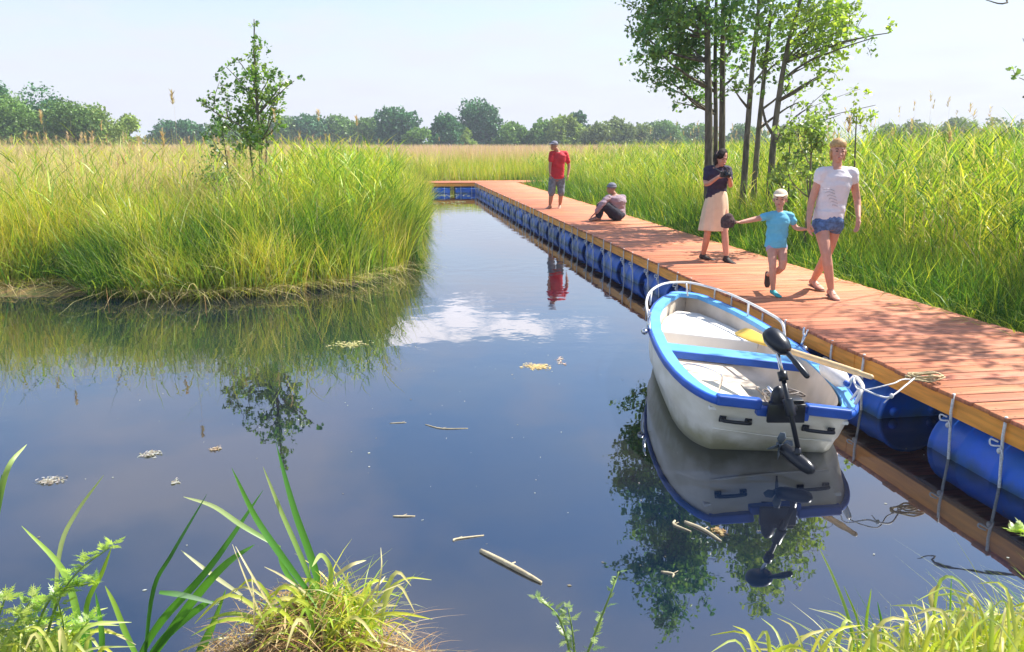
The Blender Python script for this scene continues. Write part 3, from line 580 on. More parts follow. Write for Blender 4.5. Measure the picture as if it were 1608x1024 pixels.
FT = [(625, 166, 62, 150, 'round dark oak-like tree standing out left of the middle of the far line', 0), (655, 200, 44, 140, 'small green tree tucked right of the round dark tree', 1), (697, 176, 50, 145, 'conical blue green tree between the round and the tallest distant trees', 0),
      (730, 200, 34, 150, 'low pale tree just left of the tallest distant tree', 2), (757, 157, 66, 155, 'tallest distant tree with a broad dark crown in mid picture', 0), (800, 190, 50, 140, 'mid green tree adjoining the right flank of the tallest tree', 1), (828, 205, 30, 142, 'small low tree left of the dark clump near the man in red', 3),
      (850, 186, 48, 140, 'bushy green tree just left of the man in red', 1), (885, 178, 52, 138, 'light green dense tree rising behind the man in red', 2), (908, 174, 40, 150, 'dark crowned tree right of the man in red', 0), (935, 192, 46, 130, 'fluffy olive tree second right of the man in red', 3), (965, 184, 50, 140, 'broad hazy olive tree above the seated person', 3),
      (1000, 195, 44, 145, 'low hazy tree between the seated person and the grove', 3), (1040, 190, 60, 160, 'wide low tree left of the grove on the horizon', 1), (585, 185, 60, 160, 'low wooded clump left of the round dark tree', 1), (540, 183, 60, 165, 'flat topped tree above the channel corner reeds', 1), (495, 180, 62, 165, 'dark small wood tree right of the young tree', 0),
      (455, 184, 60, 165, 'hazy tree seen just right of the young tree', 1), (300, 190, 60, 150, 'dark tree at the left of the young tree', 0), (262, 188, 50, 150, 'low dark tree at the gap in the far left line', 0), (350, 192, 60, 155, 'low tree showing behind the young tree foliage', 1),
      (205, 178, 44, 100, 'small tree at the right end of the left wood', 2), (160, 165, 70, 92, 'sloping green tree at the right slope of the left wood', 2), (118, 158, 80, 90, 'mid green round tree below the dark dome at left', 1), (72, 130, 84, 95, 'dark domed tree, highest of the wood at far left', 0), (20, 150, 90, 88, 'green tree at the very left edge of the wood', 1), (5, 126, 60, 96, 'dark tree top rising behind the left edge tree', 0), (-60, 120, 110, 95, 'big tree just past the left edge of the view', 0),
      (1440, 192, 60, 150, 'low hazy tree right of the woman over the reeds', 3), (1500, 186, 60, 150, 'grey olive tree over the reeds at right', 3), (1560, 184, 56, 145, 'hazy tree second from the right edge', 3), (1605, 188, 56, 150, 'hazy low tree at the right edge of the horizon', 3), (1390, 195, 50, 155, 'small hazy tree over the woman\'s shoulder', 3), (1100, 196, 60, 165, 'low tree seen between the grove trunks', 1), (1250, 198, 70, 170, 'low horizon tree seen behind the pale shrubs', 3), (1170, 197, 60, 168, 'low horizon tree behind the middle grove trunks', 1), (410, 192, 50, 165, 'low horizon tree hidden by the young tree trunk', 1)]
for ft in FT: far_tree(*ft[:4], ft[4], ft[5])

# ------------------------------------------------------------------ the floating walkway
AN = math.atan(-DS)
dock = thing('floating_walkway', (3.67, 0, 0), 'long reddish plank walkway floating on lashed blue barrels along the channel', 'jetty', 'floating walkway sections', rz=AN)
cross = thing('floating_walkway', (3.67, 0, 0), 'far cross section of the plank walkway closing off the channel end', 'jetty', 'floating walkway sections', rz=AN)
def planks(x0, x1, s0, s1, parent, along=False, pw=.158):
    n_ = int((s1-s0)/pw) if not along else int((x1-x0)/pw); V_ = []; q_ = []; K_ = []
    for i in range(n_):
        c_ = s0+(i+.5)*pw if not along else x0+(i+.5)*pw; h = pw/2-.007; zt = .45+random.uniform(-.0015, .0015); ra = random.uniform(-.012, .012); rb = random.uniform(-.012, .012)
        sk = random.uniform(-.002, .002)
        if not along: xs_ = [(x0-.02+ra, c_-h+sk), (x1+.02+rb, c_-h-sk), (x1+.02+rb, c_+h-sk), (x0-.02+ra, c_+h+sk)]
        else: xs_ = [(c_-h, s0-.02+ra), (c_+h, s0-.02+ra), (c_+h, s1+.02+rb), (c_-h, s1+.02+rb)]
        b = len(V_); bev = .004
        cx_, cy_ = sum(p[0] for p in xs_)/4, sum(p[1] for p in xs_)/4
        for (xx_, yy__) in xs_: V_.append((xx_, yy__, zt-.028))
        for (xx_, yy__) in xs_: V_.append((xx_, yy__, zt-bev))
        for (xx_, yy__) in xs_: V_.append((xx_-math.copysign(bev, xx_-cx_), yy__-math.copysign(bev, yy__-cy_), zt))
        for l in (0, 4):
            for k in range(4): q_.append((b+l+k, b+l+(k+1) % 4, b+l+4+(k+1) % 4, b+l+4+k))
        q_.append((b+8, b+9, b+10, b+11)); q_.append((b+3, b+2, b+1, b))
        v = random.uniform(.68, 1.12); cc = (v, v*random.uniform(.93, 1.05), v*random.uniform(.88, 1.08)); K_ += [cc]*12
        if not along:
            for sx_ in (x0+.05, (x0+x1)/2-.03, x1-.05):
                for sy_ in (-.045, .045):
                    b2 = len(V_); w2 = .006
                    for ax_, ay_ in ((-1, -1), (1, -1), (1, 1), (-1, 1)): V_.append((sx_+ax_*w2, c_+sy_+ay_*w2, zt+.0008))
                    q_.append((b2, b2+1, b2+2, b2+3)); K_ += [(.25, .3, .35)]*4
    return link('deck', fastmesh('deck', A3(V_), [A3(q_)], A3(K_)), M['deck'], parent, local=True, smooth=False)
DW = 1.74
planks(0, DW, -2.2, 34.55, dock)
planks(-2.1, 6.0, 34.56, 36.3, cross)   # boards run across the cross section the same way
def beams(parent, segs, mt=None):
    for (a, b_) in segs:
        m = MB(); c_ = [(a[i]+b_[i])/2 for i in range(3)]; h = [max(abs(a[i]-b_[i])/2, .022) for i in range(3)]; h[2] = .065; m.box((c_[0], c_[1], .354), h); m.build('side_beam', mt or M['beam'], parent, local=True, smooth=False, bevel=.004)
s = -2.2; sg = []
for e in (2.9, 6.25, 10.2, 14.2, 18.2, 22.2, 26.2, 30.2, 34.5):
    sg.append(((.024, s+.004, 0), (.024, e-.004, 0))); sg.append(((DW-.024, s+.004, 0), (DW-.024, e-.004, 0))); s = e
beams(dock, sg)
beams(cross, [((-2.08, 34.60, 0), (-.01, 34.60, 0)), ((DW+.03, 34.60, 0), (5.98, 34.60, 0)), ((-2.08, 36.25, 0), (5.98, 36.25, 0)), ((-2.08, 34.65, 0), (-2.08, 36.2, 0))])
jb = MB()
for k in range(40): jb.box((DW/2, -2+.93*k, .34), (DW/2-.05, .03, .05))
for o_ in (.5, 1.2): jb.box((o_, 16.2, .345), (.03, 18.2, .04))
jb.build('joist', M['dark_wood'], dock, local=True, smooth=False)
# barrel: ribbed drum with rims and bungs, axis along y, made once
def barrel_mesh():
    m = MB(); r = .288; L_ = .92; prof = [(-L_/2+.012, r-.035), (-L_/2, r-.03), (-L_/2, r-.008), (-L_/2+.012, r), (-L_/2+.03, r), (-L_/2+.04, r-.012), (-L_/2+.07, r-.006), (-.17, r), (-.155, r+.006), (-.14, r), (.14, r), (.155, r+.006), (.17, r), (L_/2-.07, r-.006), (L_/2-.04, r-.012), (L_/2-.03, r), (L_/2-.012, r), (L_/2, r-.008), (L_/2, r-.03), (L_/2-.012, r-.035)]
    m.loft([(Vector((0, y_, 0)), Vector((1, 0, 0)), Vector((0, 0, 1)), rr, rr) for y_, rr in prof], 32)
    for sx in (-.16, .16): m.tube([(sx, L_/2-.02, .05), (sx, L_/2+.004, .05)], .035, 12); m.tube([(sx, -L_/2+.02, .05), (sx, -L_/2-.004, .05)], .035, 12)
    return m.mesh('barrel')
bme = barrel_mesh(); bme.polygons.foreach_set('use_smooth', [True]*len(bme.polygons)); bme.materials.append(M['barrel'])
def strap_mesh(y_, knot=1):
    m = MB(); r = .296; pts = [(-.045-.262-.0, y_, .40)]; pts = []
    pts.append(Vector((-.315, y_, .455))); pts.append(Vector((-.318, y_+.003, .33)))
    for a in range(200, 150, -10): pass
    for a in np.linspace(178, 360, 20): pts.append(Vector((r*math.cos(R(a)), y_+.012*math.sin(R(a)), r*math.sin(R(a)))))
    pts.append(Vector((.30, y_, .3)))
    m.tube(pts, .0095, 6)
    if knot: m.ell((-.33, y_, .24), .018, .014, .02, n=8, m=6); m.tube(spline([(-.33, y_, .27), (-.35, y_+.05, .26), (-.34, y_+.07, .29), (-.33, y_+.02, .29)], 10), .006, 5); m.tube(spline([(-.33, y_, .27), (-.345, y_-.04, .24), (-.34, y_-.045, .2)], 6), .005, 5)
    return m.mesh('lashing')
sm_ = [strap_mesh(-.24), strap_mesh(.22, 1)]
for q_ in sm_: q_.materials.append(M['rope']); q_.polygons.foreach_set('use_smooth', [True]*len(q_.polygons))
starts = [2.95, 4.4, 5.88]+[7.15+1.2*k for k in range(23)]
def put_barrel(parent, x, y, rz=0, lab=None):
    b = bpy.data.objects.new('barrel', bme); C.objects.link(b); b.parent = parent; b.location = (x, y, .0); b.rotation_euler = (0, 0, rz)
    # roll each drum a little by hand-lashed look
    for q_ in sm_:
        l_ = bpy.data.objects.new('lashing', q_); C.objects.link(l_); l_.parent = b
    return b
for i, s0_ in enumerate(starts):
    if s0_+.92 < 34.6: put_barrel(dock, .300, s0_+.46)
for xx_, sg_ in ((-1.5, 1), (-.35, 1), (2.6, 1), (3.8, 1)): put_barrel(cross, xx_, 34.88, PI/2*3)

# ------------------------------------------------------------------ rowing boat
BX, BY = 1.725, 4.97
boat = thing('rowing_boat', (BX, BY, 0), 'small white and blue rowing boat moored against the walkway', 'boat', None, rz=R(-2.0), ry=R(6.0))
OL = [(0, .42), (.03, .455), (.08, .492), (.16, .535), (.3, .585), (.5, .625), (.8, .655), (1.2, .665), (1.8, .645), (2.4, .57), (2.85, .46), (3.2, .33), (3.42, .21), (3.54, .12), (3.60, .0)]
oy, ox = zip(*OL)
def wd(y): return float(np.interp(y, oy, ox)) if y < 3.42 else .21*math.sqrt(max(0, 1-((y-3.42)/.18)**2))
def wds(y): return .97*wd0(y)
def wd0(y): return .25*wd(y-.06)+.5*wd(y)+.25*wd(min(y+.06, 3.6)) if .2 < y < 3.4 else wd(y)
def zg(y): return .385+.085*(y/3.6)**1.6
st = [0, .015, .035, .06, .09, .13, .18, .25, .35, .55, .8, 1.05, 1.3, 1.55, 1.8, 2.05, 2.3, 2.5, 2.7, 2.88, 3.05, 3.2, 3.33, 3.42, 3.49, 3.54, 3.575, 3.595]
def rake(y_, z_): return .5*max(0, .40-z_)*max(0, 1-y_/.9)
def shell(prof, wfun, rev=False, y0=0.):
    m = MB(); rows = []
    for y_ in st:
        w_ = max(wfun(y_), .002); pr = prof(y_); row = [(-f*w_, z_) for f, z_ in pr]+[(f*w_, z_) for f, z_ in reversed(pr[:-1])]
        rows.append(len(m.v)); m.v += [Vector((a, y_+y0+rake(y_, b), b)) for a, b in row]; nn_ = len(row)
    for a, b in zip(rows, rows[1:]):
        for k in range(nn_-1): m.f.append((a+k, b+k, b+k+1, a+k+1) if not rev else (a+k, a+k+1, b+k+1, b+k))
    return m, rows, nn_
def prof_out(y_):
    up = max(0, (y_-2.3)/1.3)**2; k = zg(y_); lo = lambda z_: z_+up*.22*(k-z_)/k
    nar = 1-.25*up; sq = .75*max(0, 1-y_/1.2)
    return [(1, k-.02), (.992, k-.09), (.975, k-.18), (.965*nar, lo(.15)), ((.925+.03*sq)*nar, lo(.125)), ((.88+.06*sq)*nar, lo(.03)), ((.8+.09*sq)*nar, lo(-.07)), (.6*nar, lo(-.12)), (.3*nar, lo(-.145)), (0, lo(-.155))]
m, rows, nn_ = shell(prof_out, wds); m.f.append(tuple(rows[0]+k for k in range(nn_)))
m.build('hull', M['boat_white'], boat, local=True)
def w_in(y_): return max(wds(y_)-.085, .001) if y_ < 3.42 else max(.001, .13*math.sqrt(max(0, 1-((y_-3.42)/.1)**2)) if y_ < 3.52 else .001)
def prof_in(y_): k = zg(y_); return [(1, k), (.97, k-.1), (.93, .2), (.88, .1), (.8, .055), (.4, .05), (0, .05)]
m, rows, nn_ = shell(prof_in, w_in, True, .06)
m.f.append(tuple(rows[0]+k for k in reversed(range(nn_)))); m.build('inner_lining', M['boat_in'], boat, local=True)
# gunwale deck: light blue flat strip round the top, raised, with dark blue rubbing rim outside
def strip(fo, fi, z0, z1, name, mt, ys_=None):
    m = MB(); ys_ = ys_ or st; o_ = [(fo(y_), y_) for y_ in ys_]; i_ = [(fi(y_), min(y_+.0, 3.50)) for y_ in ys_]
    L_ = [(-a, b) for a, b in o_]+[(a, b) for a, b in reversed(o_)]; Q_ = [(-a, b) for a, b in i_]+[(a, b) for a, b in reversed(i_)]
    n_ = len(L_)
    for (pts, zz) in ((L_, z0), (L_, z1), (Q_, z1), (Q_, z0)):
        for a, b in pts: m.v.append(Vector((a, b, zg(b)+zz)))
    for l in range(3):
        for k in range(n_-1): m.f.append((l*n_+k, l*n_+k+1, (l+1)*n_+k+1, (l+1)*n_+k))
    return m.build(name, mt, boat, local=True, smooth=False)
strip(lambda y_: wds(y_)+.004, w_in, -.03, .012, 'gunwale', M['boat_lblue'])
rim = MB(); rp_ = [Vector((-wds(y_)-.012, y_, zg(y_)-.012)) for y_ in st]+[Vector((wds(y_)+.012, y_, zg(y_)-.012)) for y_ in reversed(st)]
u_ = Vector((0, 0, 1)); rr = []
for i, p in enumerate(rp_):
    d = (rp_[min(i+1, len(rp_)-1)]-rp_[max(i-1, 0)]).normalized(); v_ = d.cross(u_).normalized(); rr.append((p, v_, u_, .02, .028))
rim.loft(rr, 10); rim.build('rubbing_rim', M['boat_blue'], boat, local=True)
tr = MB()
tr.box((-.29, .02, zg(0)-.004), (.145, .04, .034)); tr.box((.29, .02, zg(0)-.004), (.145, .04, .034)); tr.box((0, .02, zg(0)-.05), (.17, .036, .03))
tr.build('transom_cap', M['boat_blue'], boat, local=True, smooth=False, bevel=.012)
# bow seat
m = MB(); ys_ = [2.3, 2.5, 2.7, 2.88, 3.05, 3.2, 3.33, 3.42]; n_ = len(ys_)
for zz in (.30, .06):
    for y_ in ys_: m.v.append(Vector((-w_in(y_)*.965, y_, zz+.0)))
    for y_ in reversed(ys_): m.v.append(Vector((w_in(y_)*.965, y_, zz)))
m.f.append(tuple(range(2*n_-1, -1, -1)))
for k in range(2*n_): a = k; b = (k+1) % (2*n_); m.f.append((a, b, 2*n_+b, 2*n_+a))
m.build('bow_seat', M['boat_seat'], boat, local=True, smooth=False, bevel=.012)
m = MB(); m.box((0, 1.50, .335), (w_in(1.5)*.985, .13, .016)); m.build('thwart', M['boat_lblue'], boat, local=True, smooth=False, bevel=.006)
m = MB(); m.box((0, 1.36, .322), (w_in(1.36)*.985, .012, .03)); m.build('thwart_edge', M['boat_blue'], boat, local=True, smooth=False, bevel=.005)
m = MB(); m.box((-.24, 1.02, .16), (.28, .20, .012)); m.box((-.24, 1.2, .11), (.28, .012, .04)); m.box((-.24, .84, .11), (.28, .012, .04)); m.build('side_seat', M['cream'], boat, local=True, smooth=False, bevel=.005)
m = MB(); m.box((0, .16, .30), (.46, .10, .012)); m.build('stern_seat', M['boat_seat'], boat, local=True, smooth=False, bevel=.006)
m = MB()
for k in range(5): m.box((-.3+.15*k, 1.0, .062), (.012, .58, .008))
m.build('floor_slat', M['boat_in'], boat, local=True, smooth=False)
m = MB(); m.tube(spline([(-.52, .8, .2), (-.53, .8, .36), (-.46, .78, .4), (-.30, .74, .38), (-.24, .72, .34), (-.25, .72, .18)], 24), .008, 7); m.build('grab_bar', M['steel'], boat, local=True)
# bow rail
rl = [(-.65, 1.75, .42), (-.65, 1.9, .50), (-.61, 2.4, .54), (-.50, 2.9, .57), (-.30, 3.33, .59), (-.05, 3.5, .60), (.13, 3.4, .60), (.29, 3.1, .60), (.42, 2.7, .59), (.50, 2.3, .58), (.54, 2.0, .56), (.56, 1.9, .44)]
m = MB(); m.tube(spline(rl, 60), .0125, 8)
for a, b in (((-.02, 3.46, .46), (-.05, 3.5, .60)), ((.44, 2.72, .43), (.42, 2.72, .59)), ((-.5, 2.85, .43), (-.5, 2.9, .57))): m.tube([a, b], .01, 7)
m.build('bow_rail', M['white_tube'], boat, local=True)
for sx in (-.275, .275):
    m = MB(); m.tube(spline([(sx-.085, .075, .235), (sx-.08, .035, .233), (sx+.08, .035, .233), (sx+.085, .075, .235)], 16), .013, 8); m.box((sx-.085, .075, .235), (.022, .008, .022)); m.box((sx+.085, .075, .235), (.022, .008, .022)); m.build('handle', M['black'], boat, local=True)
# seam between the upper and lower hull on the transom
m = MB(); m.tube(spline([(-.40, .124, .145), (0, .124, .135), (.40, .124, .145)], 12), .007, 5); m.build('hull_seam', M['boat_white'], boat, local=True)
m = MB(); m.tube(spline([(.50, .12, .42), (.52, .12, .50), (.56, .2, .53), (.60, .42, .53), (.61, .5, .50), (.60, .52, .42)], 20), .013, 8); m.tube([(.5, .2, .42), (.55, .2, .52)], .009, 6); m.build('stern_cleat', M['white_tube'], boat, local=True)
for sx in (-1, 1):
    m = MB(); m.tube([(sx*.66, 1.75, .40), (sx*.67, 1.75, .52)], .013, 8); m.tube(spline([(sx*.67, 1.70, .58), (sx*.67, 1.715, .53), (sx*.67, 1.75, .515), (sx*.67, 1.785, .53), (sx*.67, 1.80, .58)], 12), .009, 6); m.ell((sx*.69, 1.75, .40), .03, .04, .03, n=10, m=6); m.build('oarlock', M['steel'], boat, local=True)

# electric outboard on the transom
Rb = boat.matrix_basis
def bw(p): return Matrix.LocRotScale(boat.location, boat.rotation_euler, None) @ Vector(p)
em = thing('outboard_motor', bw((.04, -.02, .40)), 'black electric outboard motor with steel shaft clamped to the boat\'s transom', 'outboard motor')
hd = at(1217, 533, 4.96); hd2 = at(1236, 553, 4.86); mid = at(1229, 590, 4.85); low = at(1253, 703, 4.72)
top = at(1219, 545, 4.92)
m = MB(); d_ = (hd2-hd).normalized(); uu, vv = perp(d_)
m.loft([(hd-d_*.085, uu, vv, .02, .02), (hd-d_*.07, uu, vv, .048, .045), (hd-d_*.03, uu, vv, .066, .06), (hd+d_*.02, uu, vv, .07, .062), (hd+d_*.07, uu, vv, .064, .055), (hd+d_*.11, uu, vv, .045, .04), (hd+d_*.13, uu, vv, .02, .02)], 16)
m.build('motor_head', M['black'], em)
m = MB(); e_ = at(1267, 590, 4.72); m.tube([hd2-d_*.03, hd2.lerp(e_, .35), hd2.lerp(e_, .4), e_], [.018, .016, .02, .019], 10, round_=True); m.build('tiller', M['black'], em)
m = MB(); m.tube([top, top.lerp(mid, .5), mid], .0125, 10); m.build('upper_shaft', M['steel'], em)
m = MB(); m.tube([mid-Vector((0, 0, .0)), mid.lerp(low, .5), low], .0155, 10); cu = mid.lerp(top, .15); m.tube([cu, cu+(mid-top).normalized()*.06], .03, 10); m.build('lower_shaft', M['black'], em)
m = MB(); bp_ = [bw((.0, -.055, .36)), bw((.0, .055, .37))]
for p_ in bp_: m.box(p_, (.12 if p_ is bp_[0] else .085, .014, .062))
m.box(bw((.0, 0, .437)), (.10, .06, .012)); sj = mid.lerp(low, .45); m.tube([bw((.04, -.06, .40)), sj], .028, 10); m.tube([sj-(low-mid).normalized()*.06, sj+(low-mid).normalized()*.05], .032, 12)
m.ell(bw((-.06, -.03, .44)), .05, .04, .09, n=12, m=8)
m.build('clamp_bracket', M['black'], em, bevel=.004)
m = MB(); 
for sx in (-.06, .05): m.tube([bw((sx, .06, .36)), bw((sx, .13, .36))], .008, 8); m.tube([bw((sx-.03, .13, .36)), bw((sx+.03, .13, .36))], .006, 6)
m.tube(spline([bw((-.12, .02, .50)), bw((-.09, -.03, .47)), bw((-.05, -.06, .39))], 8), .012, 7)
m.build('clamp_screw', M['steel'], em)
m = MB(); na = at(1228, 702, 4.84); nb = at(1278, 742, 4.60); d_ = (nb-na).normalized(); L_ = (nb-na).length; uu, vv = perp(d_)
m.loft([(na, uu, vv, .02, .02), (na+d_*.02, uu, vv, .040, .040), (na+d_*.10, uu, vv, .044, .044), (na+d_*L_*.75, uu, vv, .044, .044), (na+d_*L_*.92, uu, vv, .034, .034), (na+d_*L_, uu, vv, .012, .012)], 16)
m.tube([low, na.lerp(nb, .5)], [.02, .03], 8); m.build('motor_pod', M['black'], em)
m = MB()
for a in (0, PI/2*1.1):
    d2 = (uu*math.cos(a)+vv*math.sin(a)); w2 = d_.cross(d2)
    for sg_ in (1, -1):
        c0 = na-d_*.015; m.loft([(c0+d2*sg_*.02, d_, w2, .004, .016), (c0+d2*sg_*.06, (d_+w2*.5*sg_).normalized(), (w2-d_*.5*sg_).normalized(), .004, .03), (c0+d2*sg_*.105, (d_+w2*.7*sg_).normalized(), (w2-d_*.7*sg_).normalized(), .003, .016)], 8)
m.ell(na-d_*.02, .02, .02, .03, uu, vv, d_, n=10, m=7); m.build('propeller', mat('grey_plastic', (.10, .13, .16), .35, .1, 10), em)

# oar, fender, battery box and gear in the boat
a0 = at(1166, 521, 6.3); a1 = at(1206, 540, 6.02); a2 = at(1368, 592, 5.05)
oar = thing('oar', a1, 'wooden oar with a yellow blade lying across the boat\'s dock-side edge', 'oar')
d_ = (a0-a1).normalized(); up_ = Vector((.1, -.75, .65)); sd_ = d_.cross(up_).normalized(); nn2 = sd_.cross(d_)
m = MB(); m.loft([(a1-d_*.05, sd_, nn2, .02, .018), (a1+d_*.06, sd_, nn2, .05, .012), (a1+d_*.15, sd_, nn2, .07, .009), (a0-d_*.02, sd_, nn2, .075, .008), (a0+d_*.03, sd_, nn2, .06, .006)], 14); m.build('blade', M['oar_blade'], oar)
m = MB(); m.tube([a1, a1.lerp(a2, .3), a1.lerp(a2, .7), a1.lerp(a2, .9), a1.lerp(a2, .91), a2], [.019, .022, .024, .022, .017, .017], 12, round_=True); m.build('loom', M['oar'], oar)
fe = thing('boat_fender', at(1312, 588, 5.55), 'white inflatable fender hanging between boat and walkway', 'fender')
f0 = at(1294, 576, 5.75); f1 = at(1326, 600, 5.4); m = MB(); d_ = (f1-f0).normalized(); uu, vv = perp(d_); Lf = (f1-f0).length
m.loft([(f0-d_*.02, uu, vv, .015, .015), (f0, uu, vv, .04, .04), (f0+d_*Lf*.2, uu, vv, .062, .062), (f0+d_*Lf*.8, uu, vv, .062, .062), (f1, uu, vv, .04, .04), (f1+d_*.02, uu, vv, .015, .015)], 16); m.build('body', M['fender'], fe)
m = MB(); m.tube([f1+d_*.02, f1+d_*.05], .02, 8); m.tube([f0-d_*.02, f0-d_*.04], .02, 8); m.build('end_cap', M['boat_blue'], fe)
bt = thing('battery_box', bw((.28, .75, .07)), 'dark battery box with tangled grey cables near the boat\'s stern', 'battery')
m = MB(); m.box(bw((.34, .72, .125)), (.13, .085, .07)); m.build('case', M['black'], bt, smooth=False, bevel=.01)
m = MB()
for k in range(9):
    c0 = bw((.26+random.uniform(-.12, .12), .84+random.uniform(-.1, .14), .2+random.uniform(-.03, .06))); ra_ = random.uniform(.06, .12); tl = Vector((random.gauss(0, .4), random.gauss(0, .4), 1)).normalized(); uu, vv = perp(tl)
    m.tube([c0+uu*ra_*math.cos(t_)+vv*ra_*.7*math.sin(t_) for t_ in np.linspace(0, 6.0, 22)], .0055 if k % 2 else .008, 5)
m.build('cable', mat('grey_cable', (.22, .19, .17), .6, .4, 30), bt)
# mooring line from boat cleat to the walkway and its coil on the planks
c1 = bw((.60, .45, .52)); k1 = at(1400, 622, 5.0); k2 = onz(1448, 597, .47)
m = MB(); m.tube(spline([c1, at(1345, 605, 5.1), at(1382, 622, 5.02), k1, at(1425, 603, 5.1), at(1440, 592, 5.3), k2], 40), .006, 6); m.tube(spline([c1, at(1350, 612, 5.1), at(1400, 603, 5.05), at(1418, 596, 5.2), k2], 30), .005, 6)
m.ell(k1, .014, .014, .018, n=8, m=6); m.tube(spline([k1, at(1393, 628, 5.), at(1388, 633, 5.0)], 6), .004, 5)
solo(tag(m.build('mooring_rope', M['rope']), 'pale mooring rope sagging between the boat\'s stern cleat and walkway', 'rope'))
m = MB(); kc = onz(1455, 596, .472)
for k in range(7):
    ra_ = random.uniform(.05, .10); cx_, cy_ = random.gauss(0, .03), random.gauss(0, .015); m.tube([kc+Vector((cx_+ra_*math.cos(t_)*1.2, cy_+ra_*math.sin(t_)*.6, .006*k+.006*math.sin(3*t_+k))) for t_ in np.linspace(k, k+6, 20)], .006, 5)
solo(tag(m.build('rope_coil', M['tanrope']), 'small heap of tan rope lying on the plank edge beside the boat', 'rope'))

# ------------------------------------------------------------------ people
UP = Vector((0, 0, 1))
def limb(m, pts, rad, n=12):
    m.tube(spline(pts, 3*(len(pts)-1)), [float(r_) for r_ in np.interp(np.linspace(0, len(rad)-1, 3*(len(pts)-1)+1), range(len(rad)), rad)], n, round_=True)
def hand(m, wr, d, nrm, side, s=1., curl=.5):
    """palm and five fingers; d along the hand, nrm out of the back of the hand, side to the thumb"""
    d = d.normalized(); nrm = (nrm-d*nrm.dot(d)).normalized(); sd_ = d.cross(nrm).normalized()
    if sd_.dot(side) < 0: sd_ = -sd_
    m.loft([(wr-d*.01*s, sd_, nrm, .023*s, .018*s), (wr+d*.03*s, sd_, nrm, .034*s, .017*s), (wr+d*.075*s, sd_, nrm, .038*s, .014*s), (wr+d*.092*s, sd_, nrm, .03*s, .010*s)], 12)
    for k, (o_, L_) in enumerate(((.028, .068), (.0095, .077), (-.0095, .071), (-.028, .056))):
        p = wr+d*.085*s+sd_*o_*s; a = 0; pts = [p-d*.02*s, p]; 
        for j, f_ in enumerate((.45, .32, .25)):
            a += curl*(.45+.1*k); dd = d*math.cos(a)-nrm*math.sin(a)+sd_*o_*1.5; p = p+dd.normalized()*L_*f_*s; pts.append(p)
        m.tube(pts, [.009*s, .009*s, .0085*s, .008*s, .0065*s], 8, round_=True)
    p = wr+d*.03*s+sd_*.028*s; t1 = (d*.7+sd_*.7-nrm*.25).normalized(); t2 = (d*.95+sd_*.25-nrm*.4).normalized()
    m.tube([p-sd_*.012*s, p+t1*.035*s, p+t1*.035*s+t2*.03*s, p+t1*.035*s+t2*.05*s], [.012*s, .0105*s, .009*s, .007*s], 8, round_=True)
def foot(m, ank, d, s=1., drop=None, wide=1.):
    d = Vector((d[0], d[1], d[2])).normalized(); sd_ = d.cross(UP).normalized(); n_ = sd_.cross(d); b = ank
    m.loft([(b-d*.055*s-n_*.035*s, sd_, n_, .02*s, .02*s), (b-d*.04*s-n_*.03*s, sd_, n_, .03*s, .038*s), (b+d*.02*s-n_*.028*s, sd_, n_, .033*s*wide, .042*s), (b+d*.08*s-n_*.045*s, sd_, n_, .038*s*wide, .028*s), (b+d*.13*s-n_*.052*s, sd_, n_, .042*s*wide, .019*s), (b+d*.175*s-n_*.056*s, sd_, n_, .034*s*wide, .014*s), (b+d*.195*s-n_*.058*s, sd_, n_, .018*s*wide, .009*s)], 14)
def head(m, c, fwd, s=1., upv=UP):
    """c: middle of the head at eye level; one surface with nose, brow, jaw, chin and ears"""
    f = (fwd-upv*fwd.dot(upv)).normalized(); sd_ = f.cross(upv).normalized(); u = upv
    m.ell(c+u*.035*s-f*.012*s, .074*s, .092*s, .085*s, sd_, f, u, 18, 12)
    m.loft([(c+u*.01*s+f*.01*s, sd_, f, .068*s, .078*s), (c-u*.04*s+f*.014*s, sd_, f, .062*s, .07*s), (c-u*.08*s+f*.028*s, sd_, f, .047*s, .052*s), (c-u*.107*s+f*.042*s, sd_, f, .024*s, .028*s)], 16)
    m.tube([c+u*.012*s+f*.082*s, c-u*.02*s+f*.097*s, c-u*.034*s+f*.104*s], [.008*s, .011*s, .014*s], 8, round_=True)
    m.tube([c+u*.026*s+f*.074*s-sd_*.035*s, c+u*.028*s+f*.082*s, c+u*.026*s+f*.074*s+sd_*.035*s], .009*s, 8)
    m.tube([c-u*.06*s+f*.084*s-sd_*.018*s, c-u*.06*s+f*.09*s, c-u*.06*s+f*.084*s+sd_*.018*s], .007*s, 8)
    for k in (-1, 1): m.ell(c-u*.01*s+sd_*k*.076*s-f*.01*s, .009*s, .018*s, .03*s, sd_, f, u, 8, 7); m.ell(c-u*.035*s+sd_*k*.036*s+f*.058*s, .02*s, .02*s, .022*s, sd_, f, u, 8, 7)
def face_bits(root, c, fwd, s=1., upv=UP, par=None):
    f = (fwd-upv*fwd.dot(upv)).normalized(); sd_ = f.cross(upv).normalized(); u = upv
    for k in (-1, 1):
        m = MB(); m.ell(c+u*.004*s+f*.081*s+sd_*k*.031*s, .013*s, .006*s, .006*s, sd_, f, u, 10, 7); m.build('eye', M['eye'], root)
        m = MB(); m.tube([c+u*.024*s+f*.086*s+sd_*k*.018*s, c+u*.03*s+f*.084*s+sd_*k*.034*s, c+u*.025*s+f*.074*s+sd_*k*.048*s], .0035*s, 6); m.build('eyebrow', M['hair_dark'], root)
    m = MB(); m.ell(c-u*.06*s+f*.0945*s, .021*s, .005*s, .0065*s, sd_, f, u, 10, 7); m.build('lips', M['lips'], root)
def yoke(m, a, b, nk, r_):
    limb(m, [a, a.lerp(nk-UP*.03, .5), nk-UP*.035, b.lerp(nk-UP*.03, .5), b], [r_, r_*.95, r_*.9, r_*.95, r_])
